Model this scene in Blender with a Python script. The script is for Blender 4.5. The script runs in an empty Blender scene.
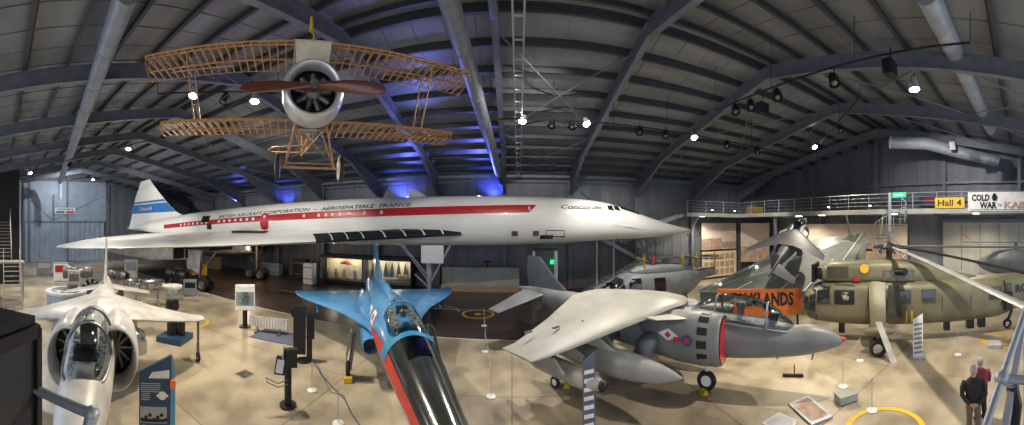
import bpy, math, random
from math import sin, cos, pi, radians, atan2, hypot, sqrt
from mathutils import Vector, Matrix
random.seed(7)
scene = bpy.context.scene
COL = scene.collection
# ---------------------------------------------------------------- camera, world, exposure
EYE = 5.5                     # the viewer stands on a raised landing
FPX = 326.0                   # radius of the panorama in pixels (1024 px = 180 degrees)
HOR = 225.0                   # pixel row of the horizon
cd = bpy.data.cameras.new('camera')
cd.type = 'PANO'
cd.panorama_type = 'CENTRAL_CYLINDRICAL'
cd.central_cylindrical_range_u_min = -512 / FPX
cd.central_cylindrical_range_u_max = 512 / FPX
cd.central_cylindrical_range_v_min = -(425 - HOR) / FPX
cd.central_cylindrical_range_v_max = HOR / FPX
cd.central_cylindrical_radius = 1.0
cd.clip_start = 0.05; cd.clip_end = 300
cam = bpy.data.objects.new('camera', cd); COL.objects.link(cam)
cam.location = (0, 0, EYE); cam.rotation_euler = (pi / 2, 0, 0)
scene.camera = cam
w = bpy.data.worlds.new('world'); scene.world = w; w.use_nodes = True
bg = w.node_tree.nodes['Background']
bg.inputs[0].default_value = (0.78, 0.86, 1.0, 1); bg.inputs[1].default_value = 1.05
scene.view_settings.view_transform = 'Standard'
scene.view_settings.look = 'None'
scene.view_settings.exposure = 0.6
scene.view_settings.gamma = 1.0
scene.view_settings.use_curve_mapping = False

def lamp(kind, name, loc, power, color=(1, .93, .82), aim=None, size=.15, angle=120, blend=.6):
    l = bpy.data.lights.new(name, kind); l.energy = power; l.color = color
    if kind == 'SPOT': l.spot_size = radians(angle); l.spot_blend = blend; l.shadow_soft_size = size
    elif kind == 'POINT': l.shadow_soft_size = size
    o = bpy.data.objects.new(name, l); COL.objects.link(o); o.location = loc
    if aim is not None:
        o.rotation_euler = (Vector(aim) - Vector(loc)).to_track_quat('-Z', 'Y').to_euler()
    return o
WARM = (1, .88, .70); NEUT = (1, .95, .88)
# (place, aim, power, angle, colour) of the hall's spotlights; the bulbs hang in the fixtures built below
HALL_SPOTS = [
    ((0.43, 15.5, 10.3), (-3, 8, 0), 1500, 110, NEUT), ((3.7, 15.5, 10.3), (6, 8, 0), 1700, 110, WARM),
    ((9.8, 15.5, 10.3), (9, 6, 0), 2200, 110, WARM), ((19.0, 14.1, 11.0), (16, 6, 0), 2000, 120, WARM),
    ((10.4, 3.6, 9.85), (10, 2, 0), 2600, 130, WARM),
    ((-9.3, 9.2, 10.25), (-8, 7, 0), 2300, 120, WARM), ((-27.0, 2.6, 9.6), (-24, 6, 0), 1800, 130, NEUT),
    ((-20.3, 8.4, 10.4), (-18, 6, 0), 1700, 130, WARM), ((-34.0, 10.0, 10.2), (-34, 10, 0), 1500, 130, NEUT),
    ((-10.8, 7.2, 10.45), (-9.0, 3.0, 0), 1000, 130, WARM),
]
for i, (p, a, e, an, c) in enumerate(HALL_SPOTS):
    lamp('SPOT', 'hall_spot', p, e, c, a, .12, an)
# airliner floodlights, fill lamps added to brighten doors, stair and gallery, blue far-wall uplighting
for p, a, e, an, c in [
    ((-14, 10.5, 11.6), (-17, 20, 6), 1900, 90, NEUT), ((2, 10.5, 11.8), (-1, 23, 5), 1500, 90, NEUT), ((-30, 9.5, 11.2), (-34, 17, 6), 1900, 100, NEUT),
    ((-37, 9.5, 11.4), (-45, 9.5, 5), 1700, 130, (.86, .93, 1)), ((7.5, 17.5, 10.4), (9, 25, 0), 1500, 100, NEUT), ((14.2, 5.5, 10.2), (25, 5, 5), 1500, 85, NEUT), ((14.5, 17, 10.2), (21, 24, 3), 1500, 72, NEUT),
    ((-9.8, 27.0, 8.1), (-9.6, 27.9, 9.3), 300, 130, (.06, .10, 1)), ((-1.6, 27.0, 8.1), (-1.5, 27.9, 9.3), 300, 130, (.06, .10, 1)),
    ((-8.5, 25.6, 8.6), (-6, 20, 12.5), 520, 120, (.14, .17, 1)), ((-2.6, 25.6, 8.6), (-2, 19, 12.5), 620, 120, (.14, .17, 1)), ((-5, 17, 9.8), (-5, 14, 13), 260, 120, (.2, .24, 1)),
    ((-30, 26.5, 8.2), (-29, 24, 11), 300, 120, (.10, .13, 1)), ((-23, 27.0, 8.0), (-23, 27.9, 9.2), 200, 120, (.08, .12, 1)),
]:
    lamp('SPOT', 'flood_and_fill_lamp', p, e, c, a, .1, an)
# ---------------------------------------------------------------- helpers
def P(u, v, R):
    a = (u - 512) / FPX
    return Vector((R * sin(a), R * cos(a), EYE - (v - HOR) / FPX * R))
def F(u, v):
    return Vector(P(u, v, FPX * EYE / (v - HOR)))
def mat(name, col, rough=.5, metal=0, col2=None, scale=3, detail=4, bump=0, bscale=40, emit=0, alpha=1, trans=0, coat=0, spec=.5, stretch=None, contrast=(.35, .65)):
    m = bpy.data.materials.new(name); m.use_nodes = True
    nt = m.node_tree; b = nt.nodes['Principled BSDF']
    b.inputs['Base Color'].default_value = (*col, 1)
    b.inputs['Roughness'].default_value = rough; b.inputs['Metallic'].default_value = metal
    b.inputs['Specular IOR Level'].default_value = spec
    b.inputs['Coat Weight'].default_value = coat
    tc = nt.nodes.new('ShaderNodeTexCoord')
    src = tc.outputs['Object']
    if stretch:
        mp = nt.nodes.new('ShaderNodeMapping'); mp.inputs['Scale'].default_value = stretch
        nt.links.new(src, mp.inputs[0]); src = mp.outputs[0]
    n = nt.nodes.new('ShaderNodeTexNoise'); n.inputs['Scale'].default_value = scale; n.inputs['Detail'].default_value = detail
    nt.links.new(src, n.inputs['Vector'])
    r = nt.nodes.new('ShaderNodeValToRGB')
    c2 = col2 if col2 else tuple(c * .86 for c in col)
    r.color_ramp.elements[0].position = contrast[0]; r.color_ramp.elements[1].position = contrast[1]
    r.color_ramp.elements[0].color = (*c2, 1); r.color_ramp.elements[1].color = (*col, 1)
    nt.links.new(n.outputs['Fac'], r.inputs[0]); nt.links.new(r.outputs[0], b.inputs['Base Color'])
    if bump:
        n2 = nt.nodes.new('ShaderNodeTexNoise'); n2.inputs['Scale'].default_value = bscale
        nt.links.new(src, n2.inputs['Vector'])
        bp = nt.nodes.new('ShaderNodeBump'); bp.inputs['Strength'].default_value = bump; bp.inputs['Distance'].default_value = .02
        nt.links.new(n2.outputs['Fac'], bp.inputs['Height']); nt.links.new(bp.outputs[0], b.inputs['Normal'])
    if emit:
        nt.links.new(r.outputs[0], b.inputs['Emission Color']); b.inputs['Emission Strength'].default_value = emit
    if alpha < 1: b.inputs['Alpha'].default_value = alpha
    if trans: b.inputs['Transmission Weight'].default_value = trans
    return m

class MB:
    """collects shapes into one mesh"""
    def __init__(self): self.v = []; self.f = []; self.m = []; self.mi = 0
    def add(self, vs, fs, M=None):
        o = len(self.v)
        for p in vs: self.v.append(tuple(M @ Vector(p)) if M else tuple(p))
        for f in fs: self.f.append([i + o for i in f]); self.m.append(self.mi)
        return self
    def box(self, c, s, M=None, rz=0):
        x, y, z = s[0] / 2, s[1] / 2, s[2] / 2
        R = Matrix.Translation(c) @ Matrix.Rotation(rz, 4, 'Z')
        if M: R = M @ R
        return self.add([(i * x, j * y, k * z) for k in (-1, 1) for j in (-1, 1) for i in (-1, 1)],
                        [(0, 2, 3, 1), (4, 5, 7, 6), (0, 1, 5, 4), (2, 6, 7, 3), (0, 4, 6, 2), (1, 3, 7, 5)], R)
    def bar(self, a, b, w, h, up=(0, 0, 1)):
        a = Vector(a); b = Vector(b); d = (b - a).normalized(); up = Vector(up)
        s = d.cross(up)
        if s.length < 1e-4: s = d.cross(Vector((1, 0, 0)))
        s.normalize(); u = s.cross(d).normalized()
        vs = [p + s * (i * w / 2) + u * (j * h / 2) for p in (a, b) for j in (-1, 1) for i in (-1, 1)]
        return self.add(vs, [(0, 1, 3, 2), (4, 6, 7, 5), (0, 4, 5, 1), (2, 3, 7, 6), (0, 2, 6, 4), (1, 5, 7, 3)])
    def ibeam(self, a, b, w, h, t=.03, up=(0, 0, 1)):
        a = Vector(a); b = Vector(b); d = (b - a).normalized(); s = d.cross(Vector(up)).normalized(); u = s.cross(d).normalized()
        self.bar(a + u * (h / 2 - t / 2), b + u * (h / 2 - t / 2), w, t, up); self.bar(a - u * (h / 2 - t / 2), b - u * (h / 2 - t / 2), w, t, up)
        return self.bar(a, b, t, h - 2 * t, up)
    def cyl(self, a, b, r, r2=None, n=12, cap=True):
        a = Vector(a); b = Vector(b); r2 = r if r2 is None else r2
        d = (b - a).normalized(); s = d.orthogonal().normalized(); u = d.cross(s)
        vs = []
        for p, q in ((a, r), (b, r2)):
            for i in range(n):
                t = 2 * pi * i / n; vs.append(p + s * (cos(t) * q) + u * (sin(t) * q))
        fs = [(i, (i + 1) % n, n + (i + 1) % n, n + i) for i in range(n)]
        if cap: fs += [tuple(range(n))[::-1], tuple(range(n, 2 * n))]
        return self.add(vs, fs)
    def tube(self, pts, r, n=8, closed=False):
        pts = [Vector(p) for p in pts]; N = len(pts); vs = []; prev = None
        rs = r if isinstance(r, (list, tuple)) else [r] * N
        for i, p in enumerate(pts):
            if closed: d = pts[(i + 1) % N] - pts[i - 1]
            else: d = pts[min(i + 1, N - 1)] - pts[max(i - 1, 0)]
            d.normalize()
            s = d.orthogonal().normalized() if prev is None else (prev - d * prev.dot(d)).normalized()
            prev = s; u = d.cross(s)
            for k in range(n):
                t = 2 * pi * k / n; vs.append(p + s * (cos(t) * rs[i]) + u * (sin(t) * rs[i]))
        fs = []
        for i in range(N if closed else N - 1):
            j = (i + 1) % N
            for k in range(n): fs.append((i * n + k, i * n + (k + 1) % n, j * n + (k + 1) % n, j * n + k))
        if not closed: fs += [tuple(range(n))[::-1], tuple(range((N - 1) * n, N * n))]
        return self.add(vs, fs)
    def rings(self, R, cap0=True, cap1=True, closed=True):
        """loft a list of equal-length point rings"""
        n = len(R[0]); vs = [p for r in R for p in r]; fs = []
        for i in range(len(R) - 1):
            for k in range(n if closed else n - 1):
                k2 = (k + 1) % n
                fs.append((i * n + k, i * n + k2, (i + 1) * n + k2, (i + 1) * n + k))
        if cap0: fs.append(tuple(range(n))[::-1])
        if cap1: fs.append(tuple(range((len(R) - 1) * n, len(R) * n)))
        return self.add(vs, fs)
    def ball(self, c, r, sc=(1, 1, 1), n=14, m=9):
        R = []
        for i in range(m + 1):
            t = pi * i / m; q = max(sin(t), 1e-3)
            R.append([(c[0] + r * sc[0] * q * cos(2 * pi * k / n), c[1] + r * sc[1] * q * sin(2 * pi * k / n), c[2] - r * sc[2] * cos(t)) for k in range(n)])
        return self.rings(R)
    def lathe(self, prof, a, d, n=20, cap=False):
        """profile [(t along d, radius)] about the axis a + t d"""
        a = Vector(a); d = Vector(d).normalized(); s = d.orthogonal().normalized(); u = d.cross(s)
        R = [[a + d * t + (s * cos(2 * pi * k / n) + u * sin(2 * pi * k / n)) * max(q, 1e-4) for k in range(n)] for t, q in prof]
        return self.rings(R, cap, cap)
    def quad(self, *p):
        return self.add(p, [tuple(range(len(p)))])
    def slab(self, pts, d):
        """polygon pts extruded by vector d"""
        n = len(pts); d = Vector(d); pts = [Vector(p) for p in pts]
        return self.add(pts + [p + d for p in pts], [tuple(range(n))[::-1], tuple(range(n, 2 * n))] + [(i, (i + 1) % n, n + (i + 1) % n, n + i) for i in range(n)])
    def wing(self, secs, up=(0, 0, 1)):
        """secs: (leading point, trailing point, thickness)"""
        up = Vector(up); cs = [0, .015, .06, .2, .4, .7, 1]; hs = [0, .28, .6, .95, 1, .62, .05]; R = []
        for le, te, th in secs:
            le = Vector(le); te = Vector(te)
            r = [le.lerp(te, c) + up * (h * th / 2) for c, h in zip(cs, hs)] + [le.lerp(te, c) - up * (h * th / 2) for c, h in zip(cs[::-1], hs[::-1])][:-1]
            R.append(r)
        return self.rings(R)
    def split(self, name, m_, parent=None, smooth=35):
        """each added shape becomes a mesh of its own"""
        n = len(self.v); root = list(range(n))
        def find(i):
            while root[i] != i: root[i] = root[root[i]]; i = root[i]
            return i
        for f in self.f:
            for i in f[1:]: root[find(i)] = find(f[0])
        g = {}
        for f in self.f: g.setdefault(find(f[0]), []).append(f)
        out = []
        for k, fs in sorted(g.items()):
            ids = sorted({i for f in fs for i in f}); mp = {i: j for j, i in enumerate(ids)}
            b = MB(); b.add([self.v[i] for i in ids], [[mp[i] for i in f] for f in fs]); out.append(b.build(name, m_, parent, smooth))
        return out
    def build(self, name, mats, parent=None, smooth=35, loc=None):
        me = bpy.data.meshes.new(name); me.from_pydata(self.v, [], self.f)
        if not isinstance(mats, (list, tuple)): mats = [mats]
        for q in mats: me.materials.append(q)
        if len(mats) > 1: me.polygons.foreach_set('material_index', self.m)
        import bmesh
        bm = bmesh.new(); bm.from_mesh(me); bmesh.ops.recalc_face_normals(bm, faces=bm.faces); bm.to_mesh(me); bm.free()
        me.validate()
        if smooth:
            me.shade_smooth(); me.set_sharp_from_angle(angle=radians(smooth))
        o = bpy.data.objects.new(name, me); COL.objects.link(o)
        if parent is not None: o.parent = parent
        if loc is not None: o.location = loc
        return o
def thing(name, label, cat, loc=(0, 0, 0), rz=0, group=None):
    o = bpy.data.objects.new(name, None); COL.objects.link(o); o.empty_display_size = .3
    o.location = loc; o.rotation_euler = (0, 0, rz); o['label'] = label; o['category'] = cat
    if group: o['group'] = group
    return o
def tag(o, label, cat, group=None, kind=None):
    o['label'] = label; o['category'] = cat
    if group: o['group'] = group
    if kind: o['kind'] = kind
    return o
def struct(o):
    o['kind'] = 'structure'; return o
def dup(root, loc=None, rz=None, label=None, parent=None):
    r = root.copy(); COL.objects.link(r)
    if parent is not None: r.parent = parent
    if loc is not None: r.location = loc
    if rz is not None: r.rotation_euler = (0, 0, rz)
    if label: r['label'] = label
    for ch in list(root.children): dup(ch, parent=r)
    return r
def sec(s, zc, hw, up, dn, e=2.0, n=28, yc=0):
    """superellipse ring at distance s behind the nose (x = -s)"""
    r = []
    for k in range(n):
        t = 2 * pi * k / n; c, q = cos(t), sin(t)
        cc = math.copysign(abs(c) ** (2 / e), c); qq = math.copysign(abs(q) ** (2 / e), q)
        r.append((-s, yc + hw * cc, zc + (up if qq > 0 else dn) * qq))
    return r
def interp(tab, s):
    if s <= tab[0][0]: return tab[0][1:]
    for a, b in zip(tab, tab[1:]):
        if s <= b[0]:
            t = (s - a[0]) / (b[0] - a[0]); return tuple(p + (q - p) * t for p, q in zip(a[1:], b[1:]))
    return tab[-1][1:]
def smooth_tab(tab, k=4):
    """Catmull-Rom resampling of a station table"""
    out = []
    for i in range(len(tab) - 1):
        p0 = tab[max(i - 1, 0)]; p1 = tab[i]; p2 = tab[i + 1]; p3 = tab[min(i + 2, len(tab) - 1)]
        for j in range(k):
            t = j / k
            h = (p2[0] - p1[0])
            m1 = [(p2[c] - p0[c]) / max(p2[0] - p0[0], 1e-6) * h for c in range(1, len(p1))]
            m2 = [(p3[c] - p1[c]) / max(p3[0] - p1[0], 1e-6) * h for c in range(1, len(p1))]
            a, b, cc, d = 2*t**3-3*t**2+1, t**3-2*t**2+t, -2*t**3+3*t**2, t**3-t**2
            out.append((p1[0] + t * h,) + tuple(a * p1[c + 1] + b * m1[c] + cc * p2[c + 1] + d * m2[c] for c in range(len(m1))))
    out.append(tab[-1]); return out
def surf(tab, s, phi, off=0, e=2.0):
    """point on a fuselage; phi in degrees from starboard (-y) side up"""
    zc, hw, up, dn = interp(tab, s)[:4]
    t = radians(phi); c, q = cos(t), sin(t)
    cc = math.copysign(abs(c) ** (2 / e), c); qq = math.copysign(abs(q) ** (2 / e), q)
    return Vector((-s, -(hw + off) * cc, zc + ((up if qq > 0 else dn) + off) * qq))
def patch(mb, tab, s0, s1, p0, p1, off=.012, ns=None, np_=4, side=1, e=2.0):
    """thin skin on the fuselage between two stations and two angles; p0/p1 may be functions of s"""
    ns = ns or max(1, int(abs(s1 - s0) / .5)); R = []
    for i in range(ns + 1):
        s = s0 + (s1 - s0) * i / ns
        a = p0(s) if callable(p0) else p0; b = p1(s) if callable(p1) else p1
        r = []
        for j in range(np_ + 1):
            q = surf(tab, s, a + (b - a) * j / np_, off, e); q.y *= side; r.append(q)
        R.append(r)
    return mb.rings(R, False, False, closed=False)
_tc = {}
def text_geo(body, shear=0, res=2, bold=0):
    k = (body, shear, bold)
    if k not in _tc:
        c = bpy.data.curves.new('t', 'FONT'); c.body = body; c.size = 1; c.shear = shear; c.resolution_u = res; c.offset = bold; c.align_x = 'CENTER'; c.align_y = 'CENTER'
        o = bpy.data.objects.new('t', c); COL.objects.link(o)
        dg = bpy.context.evaluated_depsgraph_get(); dg.update()
        me = bpy.data.meshes.new_from_object(o.evaluated_get(dg))
        _tc[k] = ([tuple(v.co) for v in me.vertices], [tuple(p.vertices) for p in me.polygons])
        bpy.data.objects.remove(o); bpy.data.curves.remove(c); bpy.data.meshes.remove(me)
    return _tc[k]
def text(mb, body, fn, shear=0, width=None, height=None, bold=0):
    """letters mapped by fn(a, b) where a runs over +-width/2 and b over +-height/2"""
    vs, fs = text_geo(body, shear, 2, bold)
    x0 = min(v[0] for v in vs); x1 = max(v[0] for v in vs); y0 = min(v[1] for v in vs); y1 = max(v[1] for v in vs)
    sx = width / (x1 - x0); sy = (height / (y1 - y0)) if height else sx
    mb.add([fn((v[0] - (x0 + x1) / 2) * sx, (v[1] - (y0 + y1) / 2) * sy) for v in vs], fs)
def flat_text(mb, body, c, right, up, width, height=None, shear=0, bold=.02):
    c = Vector(c); right = Vector(right).normalized(); up = Vector(up).normalized()
    text(mb, body, lambda a, b: c + right * a + up * b, shear, width, height, bold)
def wheel(mb_t, mb_h, c, r, w, ax=(0, 1, 0)):
    """tyre and hub into two collectors"""
    ax = Vector(ax).normalized(); c = Vector(c)
    prof = [(-w / 2 * .7, r * .55), (-w / 2, r * .72), (-w / 2 * .95, r * .88), (-w / 4, r * .99), (w / 4, r * .99), (w / 2 * .95, r * .88), (w / 2, r * .72), (w / 2 * .7, r * .55)]
    mb_t.lathe(prof, c, ax, 24)
    mb_h.lathe([(-w * .32, 0), (-w * .32, r * .2), (-w * .25, r * .45), (-w * .36, r * .57), (w * .36, r * .57), (w * .25, r * .45), (w * .32, r * .2), (w * .32, 0)], c, ax, 20)
# ---------------------------------------------------------------- materials
M = {}
M['roof'] = mat('roof sheet', (.26, .275, .30), .5, .2, (.15, .16, .175), .5, 6, stretch=(.6, 2.2, 1), contrast=(.3, .7))
M['steel'] = mat('grey painted steel', (.17, .185, .22), .45, .1, (.13, .145, .17), 2)
M['purlin'] = mat('purlin steel', (.05, .055, .065), .5, .2)
M['clad'] = mat('grey cladding', (.185, .20, .225), .5, .15, (.13, .142, .162), .5, 6, stretch=(2.5, 2.5, .3))
M['clad_light'] = mat('pale grey cladding', (.46, .46, .42), .5, .05, (.37, .37, .335), .7, 5, stretch=(2, 2, .3))
M['door_blue'] = mat('blue grey door sheet', (.36, .42, .50), .45, .1, (.29, .34, .41), .8, 5)
M['duct'] = mat('galvanised duct', (.42, .45, .50), .42, .3, (.33, .355, .40), 3, bump=.05)
M['duct_dark'] = mat('grey duct', (.26, .28, .32), .45, .2, (.20, .215, .25), 3)
M['tank'] = mat('tank grey', (.31, .325, .32), .45, 0, (.23, .24, .24), 1.5)
M['dark'] = mat('black steel', (.012, .012, .014), .5, .2)
M['black'] = mat('black plastic', (.008, .008, .009), .45)
M['rubber'] = mat('tyre rubber', (.014, .014, .015), .75)
M['white'] = mat('white paint', (.80, .79, .74), .32, 0, (.70, .685, .63), .35, 5, coat=.3)
M['white2'] = mat('white board', (.78, .78, .76), .5)
M['offwhite'] = mat('aged white paint', (.62, .605, .57), .38, 0, (.40, .385, .35), 1.6, 8, coat=.15)
M['red'] = mat('red paint', (.46, .012, .022), .35, coat=.3)
M['red2'] = mat('orange red paint', (.50, .045, .03), .4)
M['blue_band'] = mat('airline blue paint', (.035, .17, .46), .35, coat=.3)
M['roundel'] = mat('roundel blue', (.05, .08, .22), .5)
M['blue'] = mat('bright blue paint', (.085, .30, .58), .28, 0, (.05, .22, .48), 1.2, 5, coat=.5)
M['grey_jet'] = mat('light aircraft grey', (.20, .215, .22), .45, 0, (.145, .155, .16), 1.1, 6)
M['grey_jet2'] = mat('dark aircraft grey', (.12, .135, .145), .45, 0, (.085, .095, .105), 1.5, 6)
M['pale_jet'] = mat('pale grey wing paint', (.36, .365, .335), .45, 0, (.29, .29, .265), 1.3, 6)
M['jetdark'] = mat('sea grey paint', (.085, .09, .105), .5, 0, (.06, .065, .075), 1.2)
M['olive'] = mat('olive drab paint', (.19, .175, .105), .45, 0, (.115, .11, .07), .9, 6)
M['olive_dark'] = mat('dark olive paint', (.065, .065, .048), .5, 0, (.04, .042, .032), 1.2, 5)
M['lynx'] = mat('naval grey helicopter paint', (.34, .36, .36), .45, 0, (.25, .27, .27), 1.4, 5)
def glass_mat():
    m = bpy.data.materials.new('clear canopy glass'); m.use_nodes = True; nt = m.node_tree; nt.nodes.clear(); N = nt.nodes.new; L = nt.links.new
    t = N('ShaderNodeBsdfTransparent'); t.inputs[0].default_value = (.90, .94, .94, 1)
    g = N('ShaderNodeBsdfGlossy'); g.inputs['Roughness'].default_value = .05; g.inputs[0].default_value = (.9, .95, 1, 1)
    f = N('ShaderNodeFresnel'); f.inputs[0].default_value = 1.6; mx = N('ShaderNodeMixShader'); o = N('ShaderNodeOutputMaterial')
    L(f.outputs[0], mx.inputs[0]); L(t.outputs[0], mx.inputs[1]); L(g.outputs[0], mx.inputs[2]); L(mx.outputs[0], o.inputs[0]); return m
M['glass'] = glass_mat()
M['cockpit'] = mat('cockpit clutter', (.30, .30, .28), .6, 0, (.03, .03, .03), 9, 5, contrast=(.42, .55))
M['stair'] = mat('worn stair paint', (.36, .33, .28), .6, 0, (.26, .235, .2), 3)
M['darkglass'] = mat('dark glazing', (.02, .025, .028), .07, 0, spec=.9)
M['noseblack'] = mat('gloss black nose paint', (.018, .022, .02), .16, 0, (.03, .035, .03), 2, coat=.8)
M['metal'] = mat('bare metal', (.55, .55, .54), .25, .9, (.42, .42, .42), 4)
M['cowl'] = mat('polished cowl', (.72, .73, .74), .3, .55, (.6, .6, .6), 4)
M['metal_dull'] = mat('dull metal', (.26, .25, .24), .45, .8, (.14, .13, .12), 5)
M['rib'] = mat('pale spruce rib', (.62, .38, .15), .5, 0, (.45, .25, .09), 8)
M['wood'] = mat('varnished spruce', (.50, .27, .095), .45, 0, (.32, .15, .05), 6, 5, stretch=(1, 6, 1), coat=.4)
M['propwood'] = mat('mahogany', (.17, .045, .022), .3, 0, (.10, .025, .014), 3, 6, stretch=(1, 8, 8), coat=.6)
M['linen'] = mat('doped linen', (.62, .55, .42), .6, 0, (.5, .43, .31), 3)
M['yellow'] = mat('yellow paint', (.75, .48, .02), .45)
M['orange'] = mat('orange board', (.82, .20, .03), .5)
M['navy'] = mat('navy board', (.018, .06, .115), .4)
M['skyblue'] = mat('blue stripe board', (.02, .22, .42), .4)
M['mat_blue'] = mat('blue floor mat', (.10, .125, .19), .8)
M['case_wood'] = mat('pale crate wood', (.50, .36, .22), .6, 0, (.38, .26, .15), 3, 4, stretch=(1, 1, 5))
M['sepia'] = mat('sepia print', (.52, .38, .28), .6, 0, (.30, .20, .15), 3, 7)
M['deck'] = mat('ski jump deck', (.19, .22, .20), .55, 0, (.14, .165, .15), 1.2, 4)
M['skin'] = mat('skin', (.52, .30, .22), .5)
M['hair'] = mat('grey hair', (.42, .40, .38), .8, 0, (.25, .24, .23), 30)
M['cloth_black'] = mat('black jacket', (.012, .012, .016), .85, 0, (.02, .02, .025), 20)
M['cloth_maroon'] = mat('maroon coat', (.22, .02, .05), .8)
M['trousers'] = mat('khaki trousers', (.13, .10, .075), .85)
M['bulb'] = mat('lit lamp', (1, .96, .9), .4, emit=60)
M['bulb_low'] = mat('lit downlight', (1, .9, .72), .4, emit=14)
M['green_sign'] = mat('lit exit sign', (.02, .55, .18), .5, emit=1.5)
M['rotor'] = mat('oily rotor steel', (.07, .065, .06), .5, .5, (.03, .03, .03), 8)
M['teal'] = mat('teal cloth', (.25, .42, .38), .8)
M['case_glow'] = mat('cream case lining', (.75, .62, .42), .6)
def floor_mat():
    m = bpy.data.materials.new('polished concrete'); m.use_nodes = True; nt = m.node_tree; b = nt.nodes['Principled BSDF']
    N = nt.nodes.new; L = nt.links.new
    tc = N('ShaderNodeTexCoord')
    n = N('ShaderNodeTexNoise'); n.inputs['Scale'].default_value = .22; n.inputs['Detail'].default_value = 8; n.inputs['Roughness'].default_value = .62
    L(tc.outputs['Object'], n.inputs['Vector'])
    r = N('ShaderNodeValToRGB'); e = r.color_ramp.elements
    e[0].position = .36; e[0].color = (.28, .235, .18, 1); e[1].position = .60; e[1].color = (.52, .445, .315, 1)
    L(n.outputs['Fac'], r.inputs[0])
    n2 = N('ShaderNodeTexNoise'); n2.inputs['Scale'].default_value = .9; n2.inputs['Detail'].default_value = 8
    L(tc.outputs['Object'], n2.inputs['Vector'])
    r2 = N('ShaderNodeValToRGB'); r2.color_ramp.elements[0].position = .36; r2.color_ramp.elements[0].color = (.74, .73, .71, 1); r2.color_ramp.elements[1].position = .56
    L(n2.outputs['Fac'], r2.inputs[0])
    mx = N('ShaderNodeMixRGB'); mx.blend_type = 'MULTIPLY'; mx.inputs[0].default_value = 1
    L(r.outputs[0], mx.inputs[1]); L(r2.outputs[0], mx.inputs[2])
    # joints between the slabs
    br = N('ShaderNodeTexBrick'); br.offset = 0; br.inputs['Scale'].default_value = 1; br.inputs['Brick Width'].default_value = 5.8; br.inputs['Row Height'].default_value = 5.2; br.inputs['Mortar Size'].default_value = .018
    br.inputs['Color1'].default_value = (1, 1, 1, 1); br.inputs['Color2'].default_value = (.9, .9, .88, 1); br.inputs['Mortar'].default_value = (.45, .42, .38, 1)
    L(tc.outputs['Object'], br.inputs['Vector'])
    mx2 = N('ShaderNodeMixRGB'); mx2.blend_type = 'MULTIPLY'; mx2.inputs[0].default_value = 1
    L(mx.outputs[0], mx2.inputs[1]); L(br.outputs['Color'], mx2.inputs[2]); L(mx2.outputs[0], b.inputs['Base Color'])
    rr = N('ShaderNodeMapRange'); rr.inputs['To Min'].default_value = .22; rr.inputs['To Max'].default_value = .5
    L(n2.outputs['Fac'], rr.inputs['Value']); L(rr.outputs[0], b.inputs['Roughness'])
    return m
M['floor'] = floor_mat()
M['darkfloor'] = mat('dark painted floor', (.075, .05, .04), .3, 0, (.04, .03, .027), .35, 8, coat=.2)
# ---------------------------------------------------------------- the hall
X0, X1, YB, YF = -48.0, 26.0, 28.0, -7.0
RY, RZ, SL = 11.0, 13.3, .19
def zroof(y): return RZ - SL * abs(y - RY)
b = MB(); b.add([(X0, YF, 0), (X1 + 6, YF, 0), (X1 + 6, YB, 0), (X0, YB, 0), (X0, YF, -.2), (X1 + 6, YF, -.2), (X1 + 6, YB, -.2), (X0, YB, -.2)], [(0, 1, 2, 3), (7, 6, 5, 4), (0, 4, 5, 1), (1, 5, 6, 2), (2, 6, 7, 3), (3, 7, 4, 0)])
floor = struct(b.build('floor', M['floor'], smooth=0))
# darker painted floor under the airliner, with its white edge line
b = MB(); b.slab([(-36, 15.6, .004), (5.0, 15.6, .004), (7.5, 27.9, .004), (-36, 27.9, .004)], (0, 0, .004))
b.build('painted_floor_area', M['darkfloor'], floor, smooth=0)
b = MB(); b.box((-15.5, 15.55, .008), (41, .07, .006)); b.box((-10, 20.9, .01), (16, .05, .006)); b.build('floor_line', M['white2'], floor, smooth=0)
def ring(mb, c, r, w, z=.012, n=40, a0=0, a1=360):
    R = []
    for i in range(n + 1):
        t = radians(a0 + (a1 - a0) * i / n); R.append([(c[0] + cos(t) * q, c[1] + sin(t) * q, z) for q in (r, r + w)])
    mb.rings(R, False, False, closed=False)
for c, r in (((-2.1, 20.0), .85), ((7.95, 3.6), .95), ((-15.4, 10.2), .9), ((15.6, .9), 1.0)):
    b = MB(); ring(b, c, r, .16); ring(b, c, .0, .22) if r != .9 else None
    b.build('floor_ring', M['yellow'], floor, smooth=0)
b = MB(); ring(b, (-4.9, 20.2), 1.5, .10, a0=5, a1=110); b.build('floor_arc', M['yellow'], floor, smooth=0)
for x, y in ((-8.8, 8.2), (-3.4, 5.2), (3.0, 13.0)):
    b = MB(); b.box((x, y, .006), (.5, .5, .008)); b.build('floor_hatch', M['metal_dull'], floor, smooth=0)

# roof: sheets, ridge, purlins, rafters, bracing
b = MB()
XR = X1 + 6
ny = 30
for y0, y1 in ((YF, RY), (RY, YB)):
    b.slab([(X0, y0, zroof(y0)), (XR, y0, zroof(y0)), (XR, y1, zroof(y1)), (X0, y1, zroof(y1))], (0, 0, .12))
ceiling = struct(b.build('ceiling', M['roof'], smooth=0))
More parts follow.
